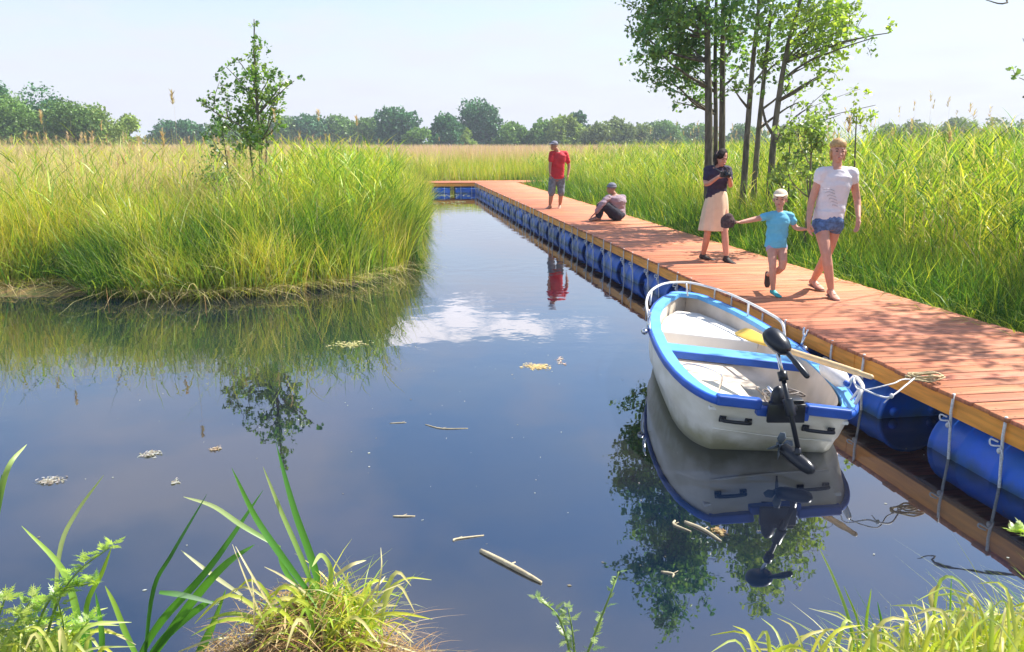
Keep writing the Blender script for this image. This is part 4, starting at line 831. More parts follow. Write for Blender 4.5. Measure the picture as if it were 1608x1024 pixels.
def torso(m, pel, che, neckb, sdv, fv, s, k=1., hip=.155, waist=.125, chest=.155, sh=.17, dep=.1):
    """ellipse rings from crotch to neck"""
    def P_(t_): return pel.lerp(che, t_)
    m.loft([(P_(-.28), sdv, fv, hip*.75*s*k, dep*.85*s*k), (P_(-.1), sdv, fv, hip*s*k, dep*1.05*s*k), (P_(.15), sdv, fv, hip*.97*s*k, dep*1.0*s*k), (P_(.45), sdv, fv, waist*s*k, dep*.86*s*k), (P_(.75), sdv, fv, chest*.95*s*k, dep*1.0*s*k), (che, sdv, fv, chest*1.05*s*k, dep*1.08*s*k), (che.lerp(neckb, .5), sdv, fv, sh*.98*s*k, dep*.95*s*k), (che.lerp(neckb, .85), sdv, fv, sh*.62*s*k, dep*.7*s*k), (neckb, sdv, fv, .06*s, .055*s)], 20)

def px3(d0): return lambda x_, y_, o=0.: at(x_, y_, d0+o)
def person_root(name_lab, base): return thing('person', base, name_lab, 'person')

# --- woman in white
w = px3(8.55); s = 1.0
root = person_root('young woman in white t-shirt and denim shorts walking with the child', Vector((w(1293, 460).x, 8.55, .45)))
fv = Vector((-.25, -1, 0)).normalized(); sdv = Vector((1, -.2, 0)).normalized()
pel = w(1300, 346); che = w(1311, 291); nb_ = w(1314, 262); hc = w(1316, 238)
shl, shr = w(1290, 271), w(1338, 271)
m = MB(); torso(m, pel, che, nb_, sdv, fv, s*.93)
m.tube([nb_-UP*.03, hc-UP*.06-fv*.0], [.052, .046], 12); hf = Vector((-.12, -1, -.12)).normalized(); head(m, hc, hf, 1.0)
el, er = w(1275, 315, .02), w(1346, 314, .03); hl, hr = w(1270, 348, -.1), w(1348, 342, -.12)
limb(m, [shl, el, hl], [.05, .04, .034, .024]); limb(m, [shr, er, hr], [.05, .04, .034, .024])
hand(m, hl, Vector((.05, -.15, -1)), Vector((-1, 0, 0)), Vector((0, -1, 0)), 1., .5); hand(m, hr, Vector((-.1, -.25, -1)), Vector((1, .2, 0)), Vector((0, -1, 0)), 1., .35)
f1a = onz(1307, 470, .52); f1a = Vector((at(1305, 455, 8.38).x, 8.38, .54)); f2a = Vector((at(1277, 446, 8.92).x, 8.92, .555))
k1_ = w(1297, 398, -.16); k2_ = w(1299, 398, .08)
limb(m, [w(1289, 352), k1_, f1a], [.085, .066, .052, .052, .032]); limb(m, [w(1311, 352, .02), k2_, f2a], [.085, .066, .052, .052, .032])
foot(m, f1a, Vector((.05, -1, -.1))); foot(m, f2a, Vector((.25, -1, -.12)))
m.skin('body', M['skin'], root, .0055, 3); face_bits(root, hc, hf)
m = MB(); torso(m, w(1301, 341), che, nb_-UP*.005, sdv, fv, s*.93, 1.12, waist=.15); m.loft([(w(1300, 343), sdv, fv, .155, .115), (w(1302, 330), sdv, fv, .152, .115)], 18)
limb(m, [shl+sdv*.03-UP*.008, shl, shl.lerp(el, .26)], [.06, .066, .06]); limb(m, [shr-sdv*.03-UP*.008, shr, shr.lerp(er, .26)], [.06, .066, .06]); yoke(m, shl-UP*.004, shr-UP*.004, nb_, .056); ts = m.skin('t_shirt', M['tee_white'], root, .009, 3, .006)
m = MB()
for k in range(6): pz = at(1300+k*1.5, 298+k*5, 8.55-.135); m.tube(spline([pz+Vector((-.05+.01*k, .0, 0)), pz+Vector((0, -.005, .012)), pz+Vector((.07, .012, -.012))], 6), .004, 4)
m.build('shirt_print', M['print'], ts)
m = MB(); m.loft([(w(1301, 336), sdv, fv, .148, .112), (w(1301, 347), sdv, fv, .16, .118), (w(1300, 354), sdv, fv, .155, .112), (w(1300, 358), sdv, fv, .135, .1), (w(1300, 361), sdv, fv, .08, .08)], 20); limb(m, [w(1289, 349), w(1290, 358, -.03)], [.095, .097, .096]); limb(m, [w(1311, 349), w(1310, 357, .02)], [.095, .097, .096]); m.skin('shorts', M['denim'], root, .009, 2, .003)
m = MB(); m.ell(hc+UP*.066-hf*.014, .082, .1, .07, Vector((1, 0, 0)), Vector((0, 1, 0)), UP, 18, 12); m.ell(hc-UP*.02-hf*.055, .075, .06, .085, n=14, m=9); m.tube([hc+UP*.0+Vector((.074, .0, 0)), hc-UP*.09+Vector((.07, .0, 0))], [.02, .01], 8, round_=True); m.tube([hc+UP*.0+Vector((-.074, .0, 0)), hc-UP*.09+Vector((-.07, .0, 0))], [.02, .01], 8, round_=True); m.skin('hair', M['hair_blond'], root, .006, 2, .004)
for fa_, dd in ((f1a, Vector((.05, -1, -.1))), (f2a, Vector((.25, -1, -.12)))):
    m = MB(); d_ = dd.normalized(); sd_ = d_.cross(UP).normalized(); n_ = sd_.cross(d_); m.loft([(fa_-d_*.06-n_*.075, sd_, n_, .03, .008), (fa_+d_*.06-n_*.075, sd_, n_, .036, .009), (fa_+d_*.14-n_*.075, sd_, n_, .044, .009), (fa_+d_*.205-n_*.072, sd_, n_, .025, .008)], 14); m.tube(spline([fa_+d_*.11-n_*.07-sd_*.043, fa_+d_*.10-n_*.03, fa_+d_*.11-n_*.07+sd_*.043], 10), .012, 6); m.tube(spline([fa_-n_*.06-sd_*.034, fa_+d_*.035+n_*.003, fa_-n_*.06+sd_*.034], 10), .009, 6); m.build('sandal', M['sandal'], root)
whand = hl.copy()

# --- child
w = px3(8.6)
root = person_root('small child in light blue t-shirt and cream cap striding hand in hand', Vector((w(1213, 458).x, 8.6, .45)))
fv = Vector((-.3, -1, 0)).normalized(); sdv = Vector((1, -.3, 0)).normalized(); s = .68
pel = w(1218, 384); che = w(1222, 350); nb_ = w(1224, 332); hc = w(1225, 313)
shl, shr = w(1209, 339), w(1241, 339)
m = MB(); torso(m, pel, che, nb_, sdv, fv, s, hip=.135, waist=.135, chest=.145, sh=.155)
hf = Vector((-.4, -1, -.1)).normalized(); head(m, hc, hf, .86); m.tube([nb_-UP*.03, hc-UP*.05], [.036, .034], 10)
el, er = w(1182, 345, -.05), w(1249, 357, .0); hl, hr = w(1163, 349, -.1), w(1262, 360, -.08)
limb(m, [shl, el, hl], [.036, .03, .025, .019]); limb(m, [shr, er, hr], [.036, .03, .025, .019])
hand(m, hl, Vector((-1, -.1, .05)), Vector((0, .2, 1)), Vector((0, -1, 0)), .68, .8); hand(m, hr, Vector((1, -.2, 0)), Vector((0, .3, 1)), Vector((0, -1, 0)), .68, .7)
a1_ = Vector((w(1210, 446).x, 8.5, .515)); k1_ = w(1213, 417, -.12); k2_ = w(1228, 420, -.12); a2_ = w(1206, 431, .22)
limb(m, [w(1212, 388), k1_, a1_], [.058, .05, .038, .036, .024]); limb(m, [w(1227, 388), k2_, a2_], [.058, .05, .038, .036, .024])
m.skin('body', M['skin'], root, .0045, 3); face_bits(root, hc, hf, .86)
m = MB(); torso(m, w(1218, 381), che, nb_-UP*.004, sdv, fv, s, 1.13, hip=.145, waist=.15, chest=.15, sh=.16); limb(m, [shl, shl.lerp(el, .42)], [.044, .044, .045]); limb(m, [shr, shr.lerp(er, .5)], [.044, .044, .045]); yoke(m, shl, shr, nb_, .046); m.loft([(w(1218, 388), sdv, fv, .118, .085), (w(1219, 375), sdv, fv, .112, .083)], 18); m.skin('t_shirt', M['tee_blue'], root, .008, 2, .008)
m = MB(); limb(m, [w(1212, 386), w(1212, 392, -.01)], [.064, .065, .064]); limb(m, [w(1227, 386), w(1227, 392, -.01)], [.064, .065, .064]); m.skin('shorts', M['pink_short'], root, .008, 2, .002)
hd_ = Vector((hf.x, hf.y, 0)).normalized(); hs = Vector((-hd_.y, hd_.x, 0))
m = MB(); m.ell(hc+UP*.042-hd_*.012, .075, .088, .068, hs, hd_, UP, 18, 12); m.loft([(hc+UP*.052+hd_*.02, hs, UP, .07, .006), (hc+UP*.047+hd_*.085, hs, UP, .06, .006), (hc+UP*.036+hd_*.13, hs, UP, .035, .005)], 14); m.skin('cap', M['cap_cream'], root, .005, 1, .0015)
m = MB(); m.ell(hc+UP*.012-hd_*.022, .071, .078, .06, hs, hd_, UP, 16, 10); m.skin('hair', M['hair_dark'], root, .005, 1, .002)
for fa_, dd, nm in ((a1_, Vector((.35, -1, -.12)), 1), (a2_, Vector((.0, -.35, -1)), 2)):
    m = MB(); foot(m, fa_, dd, .72, wide=1.2); m.skin('shoe', M['teal'] if nm == 1 else M['sole'], root, .005, 2)
chand = hl.copy()
# soft brown sun hat in the child's hand
c0 = at(1143, 346, 8.45); m = MB(); m.ell(c0, .062, .055, .075, n=16, m=11)
for k in range(16): m.tube(spline([c0+UP*.06+Vector((random.gauss(0, .01), 0, 0)), c0+Vector((.065*math.cos(k*.39), .06*math.sin(k*.39), .0)), c0+Vector((.05*math.cos(k*.39), .05*math.sin(k*.39), -.075))], 6), .013, 6)
m.tube([c0+UP*.01, hl+Vector((-.05, 0, 0))], [.03, .02], 8); solo(tag(m.skin('crumpled_bag', M['brown_cloth'], None, .006, 1, .007), 'crumpled dark brown cloth bag held in the child\'s outstretched hand', 'bag'))

# --- girl with the camera
w = px3(11.15)
root = person_root('dark haired girl in navy top and cream skirt looking down at her camera', Vector((w(1124, 409).x, 11.15, .45)))
fv = Vector((.35, -1, 0)).normalized(); sdv = Vector((1, .3, 0)).normalized(); s = .9
pel = w(1124, 316); che = w(1126, 281); nb_ = w(1127, 260); hc = w(1133, 248, -.05)
shl, shr = w(1111, 266), w(1143, 266)
m = MB(); torso(m, pel, che, nb_, sdv, fv, s); hf = Vector((.45, -1, -.0)).normalized(); upv = Vector((.1, -.3, 1)).normalized(); head(m, hc, hf, .93, upv); m.tube([nb_-UP*.03, hc-UP*.05+Vector((0, .03, 0))], [.046, .042], 10)
el, er = w(1109, 289, -.12), w(1147, 291, -.1); hl, hr = w(1128, 278, -.33), w(1146, 280, -.33)
limb(m, [shl, el, hl], [.044, .038, .032, .022]); limb(m, [shr, er, hr], [.044, .038, .032, .022])
hand(m, hl, Vector((1, -.2, .35)), Vector((0, -1, .3)), Vector((0, 0, 1)), .85, .6); hand(m, hr, Vector((-.6, -.2, .7)), Vector((.6, -.8, 0)), Vector((0, 0, 1)), .85, .6)
a1_ = Vector((w(1108, 401).x, 11.3, .515)); a2_ = Vector((w(1136, 404).x, 11.0, .515))
limb(m, [w(1114, 322), w(1111, 366, -.03), a1_], [.078, .06, .048, .048, .03]); limb(m, [w(1134, 322), w(1138, 366, -.1), a2_], [.078, .06, .048, .048, .03])
m.skin('body', M['skin'], root, .0055, 3); face_bits(root, hc, hf, .93, upv)
m = MB(); torso(m, w(1125, 309), che, nb_-UP*.01, sdv, fv, s, 1.13, waist=.14); limb(m, [shl, shl.lerp(el, .6)], [.054, .055, .056]); limb(m, [shr, shr.lerp(er, .5)], [.054, .055, .056]); yoke(m, shl, shr, nb_, .056); m.skin('top', M['navy'], root, .009, 2, .009)
m = MB(); rings = []; n_ = 48
for t_, (yy_, hw, cx_) in enumerate(((299, .125, 1126), (308, .155, 1126), (325, .185, 1124), (345, .2, 1122), (362, .215, 1120))):
    i0 = len(m.v); c_ = w(cx_, yy_); rings.append(i0)
    for k in range(n_):
        a = 2*PI*k/n_; rr_ = hw*(1+.05*(t_/4)*math.sin(a*9+.5*t_)); m.v.append(c_+sdv*rr_*math.cos(a)+fv*rr_*.72*math.sin(a)+UP*.004*math.sin(a*3))
for a, b in zip(rings, rings[1:]):
    for k in range(n_): m.f.append((a+k, a+(k+1) % n_, b+(k+1) % n_, b+k))
sk_ = m.build('skirt', M['skirt'], root); so_ = sk_.modifiers.new('s', 'SOLIDIFY'); so_.thickness = .004; ss = sk_.modifiers.new('u', 'SUBSURF'); ss.levels = 1; ss.render_levels = 2
m = MB(); m.ell(hc+upv*.058-hf*.006, .08, .1, .074, sdv, Vector((-.3, -1, -.3)).normalized(), upv, 18, 12); m.ell(hc-UP*.01-hf*.06, .08, .065, .1, n=14, m=9); m.tube([hc+sdv*.07+UP*.03, hc+sdv*.068-UP*.08-hf*.03], [.024, .02], 8, round_=True); m.tube([hc-sdv*.07+UP*.03, hc-sdv*.068-UP*.08-hf*.03], [.024, .02], 8, round_=True); m.tube(spline([hc-hf*.08, hc-hf*.1-UP*.1, hc-hf*.11-UP*.2+Vector((-.05, 0, 0))], 6), [.05, .05, .046, .04, .034, .026, .014], 10, round_=True); m.skin('hair', M['hair_dark'], root, .006, 2, .004)
for fa_, dd in ((a1_, Vector((.8, -.6, -.06))), (a2_, Vector((.5, -.9, -.06)))):
    m = MB(); foot(m, fa_, dd, .95, wide=1.12); m.tube([fa_-UP*.02, fa_+UP*.03], [.04, .036], 12); m.skin('shoe', M['sole'], root, .006, 2)
cm = thing('camera', at(1139, 273, 10.78), 'small black camera held up by the dark haired girl', 'camera'); cc = at(1139, 274, 10.78)
m = MB(); m.box(cc, (.062, .028, .04)); m.box(cc+Vector((0, 0, .045)), (.02, .02, .012)); m.build('camera_body', M['black'], cm, smooth=False, bevel=.006)
m = MB(); m.tube([cc+Vector((.01, -.02, 0)), cc+Vector((.02, -.085, -.01))], [.032, .034], 16); m.build('lens', M['black'], cm)
m = MB(); m.tube(spline([cc+Vector((-.06, 0, .03)), nb_+Vector((-.07, -.12, -.02)), nb_+Vector((0, .07, .035)), nb_+Vector((.07, -.1, -.02)), cc+Vector((.06, 0, .03))], 24), .008, 6); m.build('neck_strap', M['black'], cm)

# --- man in red
w = px3(20.4)
root = person_root('man in red t-shirt, grey shorts and cap standing on the walkway', Vector((w(871, 326).x, 20.4, .45)))
fv = Vector((-.6, -1, 0)).normalized(); sdv = Vector((1, -.5, 0)).normalized(); s = 1.0
pel = w(874, 277); che = w(876, 251); nb_ = w(876, 237.5); hc = w(870, 229, -.08)
shl, shr = w(866.5, 241, -.05), w(888, 241, .05)
m = MB(); torso(m, pel, che, nb_, sdv, fv, s, waist=.15, chest=.165, sh=.19, dep=.115); hf = Vector((-.9, -.8, -.3)).normalized(); head(m, hc, hf, 1.0); m.tube([nb_-UP*.03, hc-UP*.05+Vector((.03, .03, 0))], [.06, .055], 10)
el, er = w(864, 257, -.1), w(893.5, 260, .05); hl, hr = w(863.5, 271, -.2), w(892, 274, -.05)
limb(m, [shl, el, hl], [.055, .046, .038, .028]); limb(m, [shr, er, hr], [.055, .046, .038, .028]); hand(m, hl, Vector((0, -.2, -1)), Vector((-1, 0, 0)), Vector((0, -1, 0)), 1.05); hand(m, hr, Vector((0, -.1, -1)), Vector((1, 0, 0)), Vector((0, -1, 0)), 1.05)
a1_ = Vector((w(863.5, 321).x, 20.35, .53)); a2_ = Vector((w(879.5, 321).x, 20.5, .53))
limb(m, [w(868, 281), w(866, 303, -.08), a1_], [.095, .075, .058, .056, .034]); limb(m, [w(881, 281), w(881, 303, -.05), a2_], [.095, .075, .058, .056, .034]); foot(m, a1_, Vector((-.6, -.8, -.1)), 1.1); foot(m, a2_, Vector((-.2, -1, -.1)), 1.1)
m.skin('body', M['skin_tan'], root, .0065, 3); face_bits(root, hc, hf)
m = MB(); torso(m, w(874.5, 276), che, nb_-UP*.005, sdv, fv, s, 1.12, hip=.17, waist=.165, chest=.172, sh=.195, dep=.12); limb(m, [shl, shl.lerp(el, .65)], [.066, .068, .068]); limb(m, [shr, shr.lerp(er, .65)], [.066, .068, .068]); yoke(m, shl, shr, nb_, .066); m.skin('t_shirt', M['red'], root, .01, 3, .007)
m = MB(); m.loft([(w(874, 275), sdv, fv, .165, .125), (w(874, 283), sdv, fv, .17, .128)], 18); limb(m, [w(868.5, 281), w(867, 292, -.05), w(866, 303, -.09)], [.112, .1, .09]); limb(m, [w(880.5, 281), w(881, 292, -.02), w(881, 303, -.06)], [.112, .1, .09]); m.skin('shorts', M['grey_short'], root, .01, 2, .006)
hd_ = Vector((hf.x, hf.y, 0)).normalized(); hs = Vector((-hd_.y, hd_.x, 0)); m = MB(); m.ell(hc+UP*.05-hd_*.01, .086, .1, .075, hs, hd_, UP, 18, 12); m.loft([(hc+UP*.055+hd_*.03, hs, UP, .075, .007), (hc+UP*.048+hd_*.11, hs, UP, .065, .006), (hc+UP*.035+hd_*.16, hs, UP, .035, .005)], 14); m.skin('cap', M['cap_grey'], root, .006, 1)

# --- seated person
w = px3(17.2)
root = person_root('person in mauve shirt and grey bucket hat sitting on the walkway edge', Vector((w(965, 347).x, 17.2, .45)))
fv = Vector((-.75, .6, 0)).normalized(); sdv = Vector((.6, .75, 0)).normalized()
sb = Vector((.45, .9, 0)).normalized(); fb = Vector((-.9, .45, 0)).normalized()
pel = Vector((w(968, 341).x, 17.2, .56)); che = w(969, 316); nb_ = w(966, 305); hc = w(960, 296, -.02)
shl, shr = w(955, 310, -.14), w(978, 310, .1)
sx_ = (shr-shl).normalized(); 
m = MB(); torso(m, pel, che, nb_, sx_, fv, .98, waist=.15, chest=.17, sh=.19, dep=.12); hf = Vector((-.95, -.1, -.2)).normalized(); head(m, hc, hf, 1.); m.tube([nb_-UP*.03, hc-UP*.04], [.055, .05], 10)
kn1 = Vector((w(945, 321).x, 17.05, w(941, 321).z)); kn2 = kn1+Vector((.05, .28, -.02)); f1_ = Vector((w(938, 342).x, 17.0, .54)); f2_ = f1_+Vector((.02, .3, 0))
limb(m, [pel+Vector((0, -.08, 0)), kn1, f1_], [.09, .075, .058, .05, .035]); limb(m, [pel+Vector((0, .1, 0)), kn2, f2_], [.09, .075, .058, .05, .035]); foot(m, f1_, Vector((-1, -.1, -.1)), 1.05); foot(m, f2_, Vector((-1, 0, -.1)), 1.05)
el, hl = w(944, 322, -.28), w(935, 335, -.25); limb(m, [shl, el, hl], [.052, .044, .036, .026]); hand(m, hl, Vector((-.8, 0, -.6)), Vector((-.5, 0, .8)), Vector((0, 1, 0)))
er, hr = kn2+Vector((.18, .1, .12)), kn2+Vector((-.04, .0, .08)); limb(m, [shr, er, hr], [.052, .044, .036, .026]); hand(m, hr, Vector((-.8, -.2, -.5)), Vector((-.5, 0, .8)), Vector((0, -1, 0)))
m.skin('body', M['skin_tan'], root, .0065, 3); face_bits(root, hc, hf)
m = MB(); torso(m, pel+UP*.03, che, nb_-UP*.005, sx_, fv, .98, 1.13, hip=.185, waist=.175, chest=.18, sh=.195, dep=.13); limb(m, [shl, el, el.lerp(hl, .75)], [.07, .062, .056, .05]); limb(m, [shr, er, er.lerp(hr, .7)], [.07, .062, .056, .05]); m.skin('shirt', M['mauve'], root, .011, 3, .012)
m = MB(); limb(m, [pel+Vector((0, -.1, 0)), kn1, kn1.lerp(f1_, .85)], [.13, .12, .1, .09, .08]); limb(m, [pel+Vector((0, .1, 0)), kn2, kn2.lerp(f2_, .85)], [.13, .12, .1, .09, .08]); m.ell(pel, .19, .19, .11, n=16, m=9); m.skin('trousers', M['dark_navy'], root, .011, 2, .005)
m = MB(); m.ell(hc+UP*.05+Vector((.012, 0, 0)), .1, .1, .075, n=18, m=12); m.loft([(hc+UP*.03, Vector((1, 0, 0)), Vector((0, 1, 0)), .125, .125), (hc+UP*.045, Vector((1, 0, 0)), Vector((0, 1, 0)), .1, .1)], 20); m.skin('bucket_hat', M['cap_grey'], root, .007, 1, .003)

# ------------------------------------------------------------------ floating debris
def stick(p, q_, r, label, name='floating_reed_stem', mt='pale_stick', group='reed stems and sticks floating on the pond', bend=.03):
    a, b = onz(*p), onz(*q_); a.z = b.z = r*.35; mid_ = (a+b)/2+Vector((random.gauss(0, bend), random.gauss(0, bend), .002)); m = MB(); m.tube(spline([a, mid_, b], 8), [r*.8, r, r, r*1.05, r, r, r*.9, r*.8, r*.5], 7)
    m.tube([mid_, mid_+Vector((.03, .02, .004))], [r*.5, r*.2], 5)
    return solo(tag(m.build(name, M[mt]), label, 'stick', group))
stick((755, 866), (850, 916), .014, 'thick pale broken reed stem floating in front near the middle', bend=.01)
stick((1075, 820), (1132, 850), .009, 'tan stick floating on the tree reflection below the boat')
stick((712, 850), (760, 841), .005, 'short thin straw floating left above the thick broken reed')
stick((668, 667), (735, 673), .004, 'long thin curved straw floating in mid pond')
stick((617, 811), (652, 811), .005, 'tiny white straw floating right of the tall green blades')
stick((612, 665), (638, 664), .003, 'tiny faint straw left of the long thin curved straw')
stick((1038, 898), (1056, 907), .005, 'short pale chip floating below the tree reflection')
stick((1060, 818), (1085, 835), .006, 'dark tan bent twig beside the stick on the tree reflection')
def debris(px, py, wpx, hpx, label, mt='dry', n_=60, cols=((.42, .4, .34), (.3, .26, .2), (.5, .5, .48)), name='floating_debris'):
    c = onz(px, py); a_, b_ = onz(px-wpx/2, py), onz(px+wpx/2, py); hw = (b_-a_).length/2; e_, f_ = onz(px, py-hpx/2), onz(px, py+hpx/2); hd = (e_-f_).length/2
    P_ = np.stack([c.x+rng.normal(0, hw*.45, n_), c.y+rng.normal(0, hd*.45, n_), rng.uniform(.002, .012, n_)], 1); a = Acc()
    a.add(*blades(P_, rng.uniform(.008, .014, n_), rng.uniform(0, 2*PI, n_), rng.uniform(1.5, 5., n_), .5, rng.uniform(.004, .012, n_), pal(n_, list(cols), [1]*len(cols)), seg=3, droop=.6, face=rng.uniform(0, 2*PI, n_)))
    K = pal(n_, list(cols), [1]*len(cols)); Q = leafquads(P_, .035, K); Q[:, :, 2] = np.abs(Q[:, :, 2]-.004)*.25+.003; a.quads(Q, K)
    return solo(tag(link(name, a.mesh(name), M[mt], smooth=False), label, 'debris', 'clumps of dead leaves floating on the pond'))
debris(845, 576, 44, 10, 'yellow dead leaf mat floating in mid pond left of the boat', cols=((.8, .62, .3), (.75, .55, .25), (.6, .5, .3)), n_=130)
debris(880, 567, 16, 12, 'small pinkish twig tangle right of the yellow leaf mat', cols=((.6, .42, .35), (.7, .6, .5)), n_=25)
debris(236, 713, 28, 10, 'white fluffy scrap floating above the left foreground blades')
debris(80, 755, 44, 14, 'grey white flattened leaf scrap floating at far left')
debris(340, 705, 18, 8, 'faint brown leaf scrap floating right of the white fluffy scrap', cols=((.4, .3, .2), (.5, .42, .34)), n_=25)
debris(550, 541, 60, 12, 'tangle of pale straw drifting off the left bank corner', n_=110, cols=((.62, .56, .3), (.5, .5, .2)))
debris(275, 758, 18, 5, 'tiny white fleck floating below the white fluffy scrap', n_=14)
debris(1130, 835, 24, 10, 'few brown leaf bits around the floating stick under the boat', n_=20, cols=((.4, .3, .16), (.3, .2, .1)))
# thin specks on the surface
a = Acc(); n_ = 300; xx = rng.uniform(-5, 3.0, n_); yq = rng.uniform(3.2, 10.5, n_); k = sdist(xx, yq) < -.2; k &= xx < dock_x(yq, -.1); xx, yq = xx[k], yq[k]; n_ = len(xx); P_ = np.stack([xx, yq, np.full(n_, .004)], 1)
Q = leafquads(P_, rng.uniform(.006, .024, n_), None); Q[:, :, 2] = .003; K = pal(n_, [(.4, .4, .36), (.2, .18, .12), (.5, .5, .46)], [2, 2, 1]); a.quads(Q, K)
tag(link('surface_specks', a.mesh('surface_specks'), M['dry'], smooth=False), 'scattered pollen and leaf flecks on the pond', 'debris', kind='stuff')
# floating weed at the channel end
a = Acc(); n_ = 700; xx = rng.uniform(-3.9, -1.6, n_); yq = rng.uniform(27.5, 33.5, n_)+.3*np.sin(xx*3); P_ = np.stack([xx, yq, np.full(n_, .006)], 1); k = nz2d(xx, yq, 2.2, 77) > .1; P_ = P_[k]; Q = leafquads(P_, .13, None); Q[:, :, 2] = .004; K = pal(len(P_), [(.35, .42, .2), (.5, .52, .36), (.12, .14, .06)], [2, 1, 1]); a.quads(Q, K)
tag(link('floating_weed', a.mesh('floating_weed'), M['dry'], smooth=False), 'floating pondweed at the far end of the channel', 'weed', kind='stuff')
# brown weed mat at the left bank notch
m = MB(); c_ = onz(60, 458)
me_ = bpy.data.meshes.new('weed_mat'); bm = bmesh.new(); bmesh.ops.create_grid(bm, x_segments=40, y_segments=16, size=1)
for v in bm.verts:
    r_ = math.hypot(v.co.x, v.co.y); v.co = Vector((c_.x+v.co.x*1.3, c_.y+v.co.y*.42, .07*max(0, 1-r_*r_)*(1+.8*mnoise.noise(v.co*5))-.01))
bm.to_mesh(me_); bm.free(); o = link('weed_mat', me_, M['moss']); solo(tag(o, 'brown rotting weed mat at the foot of the left bank grass', 'weed'))

# ------------------------------------------------------------------ near bank plants
def ribbon(acc, pts, w0, col, cols2=None, n=14, fold=.35):
    """broad sword leaf: V-folded ribbon along a spline"""
    sp_ = spline(pts, n); V_ = []; K_ = []; view = Vector((0, 0, CH))
    for i, p in enumerate(sp_):
        t_ = i/n; d = (sp_[min(i+1, n)]-sp_[max(i-1, 0)]).normalized(); s_ = d.cross((view-p).normalized()+Vector((.35, .1, .2))).normalized(); w_ = w0*.5*(min(1, .55+t_*1.4))*(1-t_**3.0)**.8+.0006; nrm_ = d.cross(s_)
        V_ += [p-s_*w_, p+nrm_*w_*fold, p+s_*w_]; c_ = A3(col)*(1-t_)+A3(cols2 if cols2 is not None else col)*t_; K_ += [c_*.95, c_*1.1, c_]
    q_ = []; 
    for i in range(n):
        b = 3*i
        for k in (0, 1): q_.append((b+k, b+k+1, b+k+4, b+k+3))
    acc.add(A3([tuple(v) for v in V_]), A3(q_), np.zeros((0, 3), int), A3(K_))
def plant(name, leaves, label, group=None, cat='plant'):
    a = Acc()
    for pts, w_, c1_, c2_ in leaves: ribbon(a, pts, w_, c1_, c2_)
    return solo(tag(link(name, a.mesh(name), M['grass']), label, cat, group))
g1, g2, pg, yg = (.06, .2, .03), (.1, .28, .04), (.42, .5, .2), (.3, .42, .06)
A_ = lambda x_, y_, d=2.75: at(x_, y_, d)
plant('iris_plant', [([A_(512, 960), A_(490, 880), A_(462, 800), A_(434, 698, 2.8)], .030, g2, g1), ([A_(505, 960), A_(475, 880), A_(440, 800), A_(413, 733, 2.7)], .02, g2, pg),
    ([A_(500, 950, 2.7), A_(440, 870, 2.65), A_(400, 810, 2.65), A_(364, 735, 2.6)], .026, g1, g2), ([A_(498, 960), A_(450, 900), A_(435, 860)], .02, g2, g2), ([A_(512, 960), A_(520, 900, 2.7), A_(505, 872, 2.6), A_(490, 890, 2.5)], .022, yg, pg)], 'tall green sword leaves rising behind the straw mound', 'sword leaved plants on the near bank')
plant('iris_plant', [([A_(205, 1060), A_(250, 980), A_(330, 890), A_(413, 770, 2.9)], .03, g2, g1), ([A_(225, 1060), A_(240, 930), A_(270, 870), A_(325, 776, 2.85)], .016, g1, (.04, .13, .04)), ([A_(220, 1060), A_(290, 960), A_(350, 890), A_(400, 855, 2.8)], .034, g2, g2),
    ([A_(230, 1060), A_(200, 1000), A_(180, 950), A_(165, 920)], .022, g2, yg), ([A_(215, 1060), A_(260, 1000), A_(320, 950), A_(345, 945, 2.6)], .03, g1, g2), ([A_(250, 930, 2.6), A_(290, 935, 2.6), A_(345, 950, 2.6)], .02, g2, (.3, .4, .3)), ([A_(300, 1050), A_(330, 990), A_(355, 925, 2.6)], .034, g1, (.16, .34, .06))], 'fan of broad dark green sword leaves left of the straw mound', 'sword leaved plants on the near bank')
plant('iris_plant', [([A_(150, 1060, 2.6), A_(135, 960, 2.6), A_(160, 900, 2.6), A_(175, 860, 2.6)], .018, g2, yg), ([A_(135, 1060, 2.6), A_(120, 960, 2.6), A_(95, 890, 2.6), A_(34, 826, 2.6)], .026, g2, (.36, .5, .1)), ([A_(155, 1060, 2.6), A_(160, 1000, 2.6), A_(150, 930, 2.6)], .022, g2, g2), ([A_(140, 1060, 2.6), A_(130, 1000, 2.6), A_(112, 950, 2.6)], .022, g1, g2)], 'upright green sword leaves among the feathery weeds at lower left', 'sword leaved plants on the near bank')
plant('grass_blade', [([A_(85, 960, 2.7), A_(95, 860, 2.75), A_(120, 805, 2.8), A_(163, 746, 2.85)], .016, (.3, .36, .16), pg)], 'single pale arching blade over the water at left', 'loose blades on the near bank')
plant('grass_blade', [([A_(380, 935, 2.75), A_(330, 900, 2.8), A_(284, 864, 2.8)], .016, (.5, .5, .3), (.62, .62, .4))], 'pale dry blade pointing left low above the broad dark leaves', 'loose blades on the near bank')
plant('grass_blade', [([A_(440, 860, 2.8), A_(380, 825, 2.8), A_(335, 795, 2.85), A_(288, 780, 2.85)], .02, (.2, .36, .1), (.5, .55, .28))], 'long pale leaf crossing the dark leaves toward the left', 'loose blades on the near bank')
plant('grass_blade', [([A_(-10, 850, 2.6), A_(0, 780, 2.6), A_(15, 730, 2.6), A_(42, 698, 2.7)], .02, g2, pg), ([A_(-20, 900, 2.6), A_(-5, 800, 2.6), A_(3, 745, 2.6)], .014, g1, g2)], 'bending blade rising at the extreme left edge', 'loose blades on the near bank')
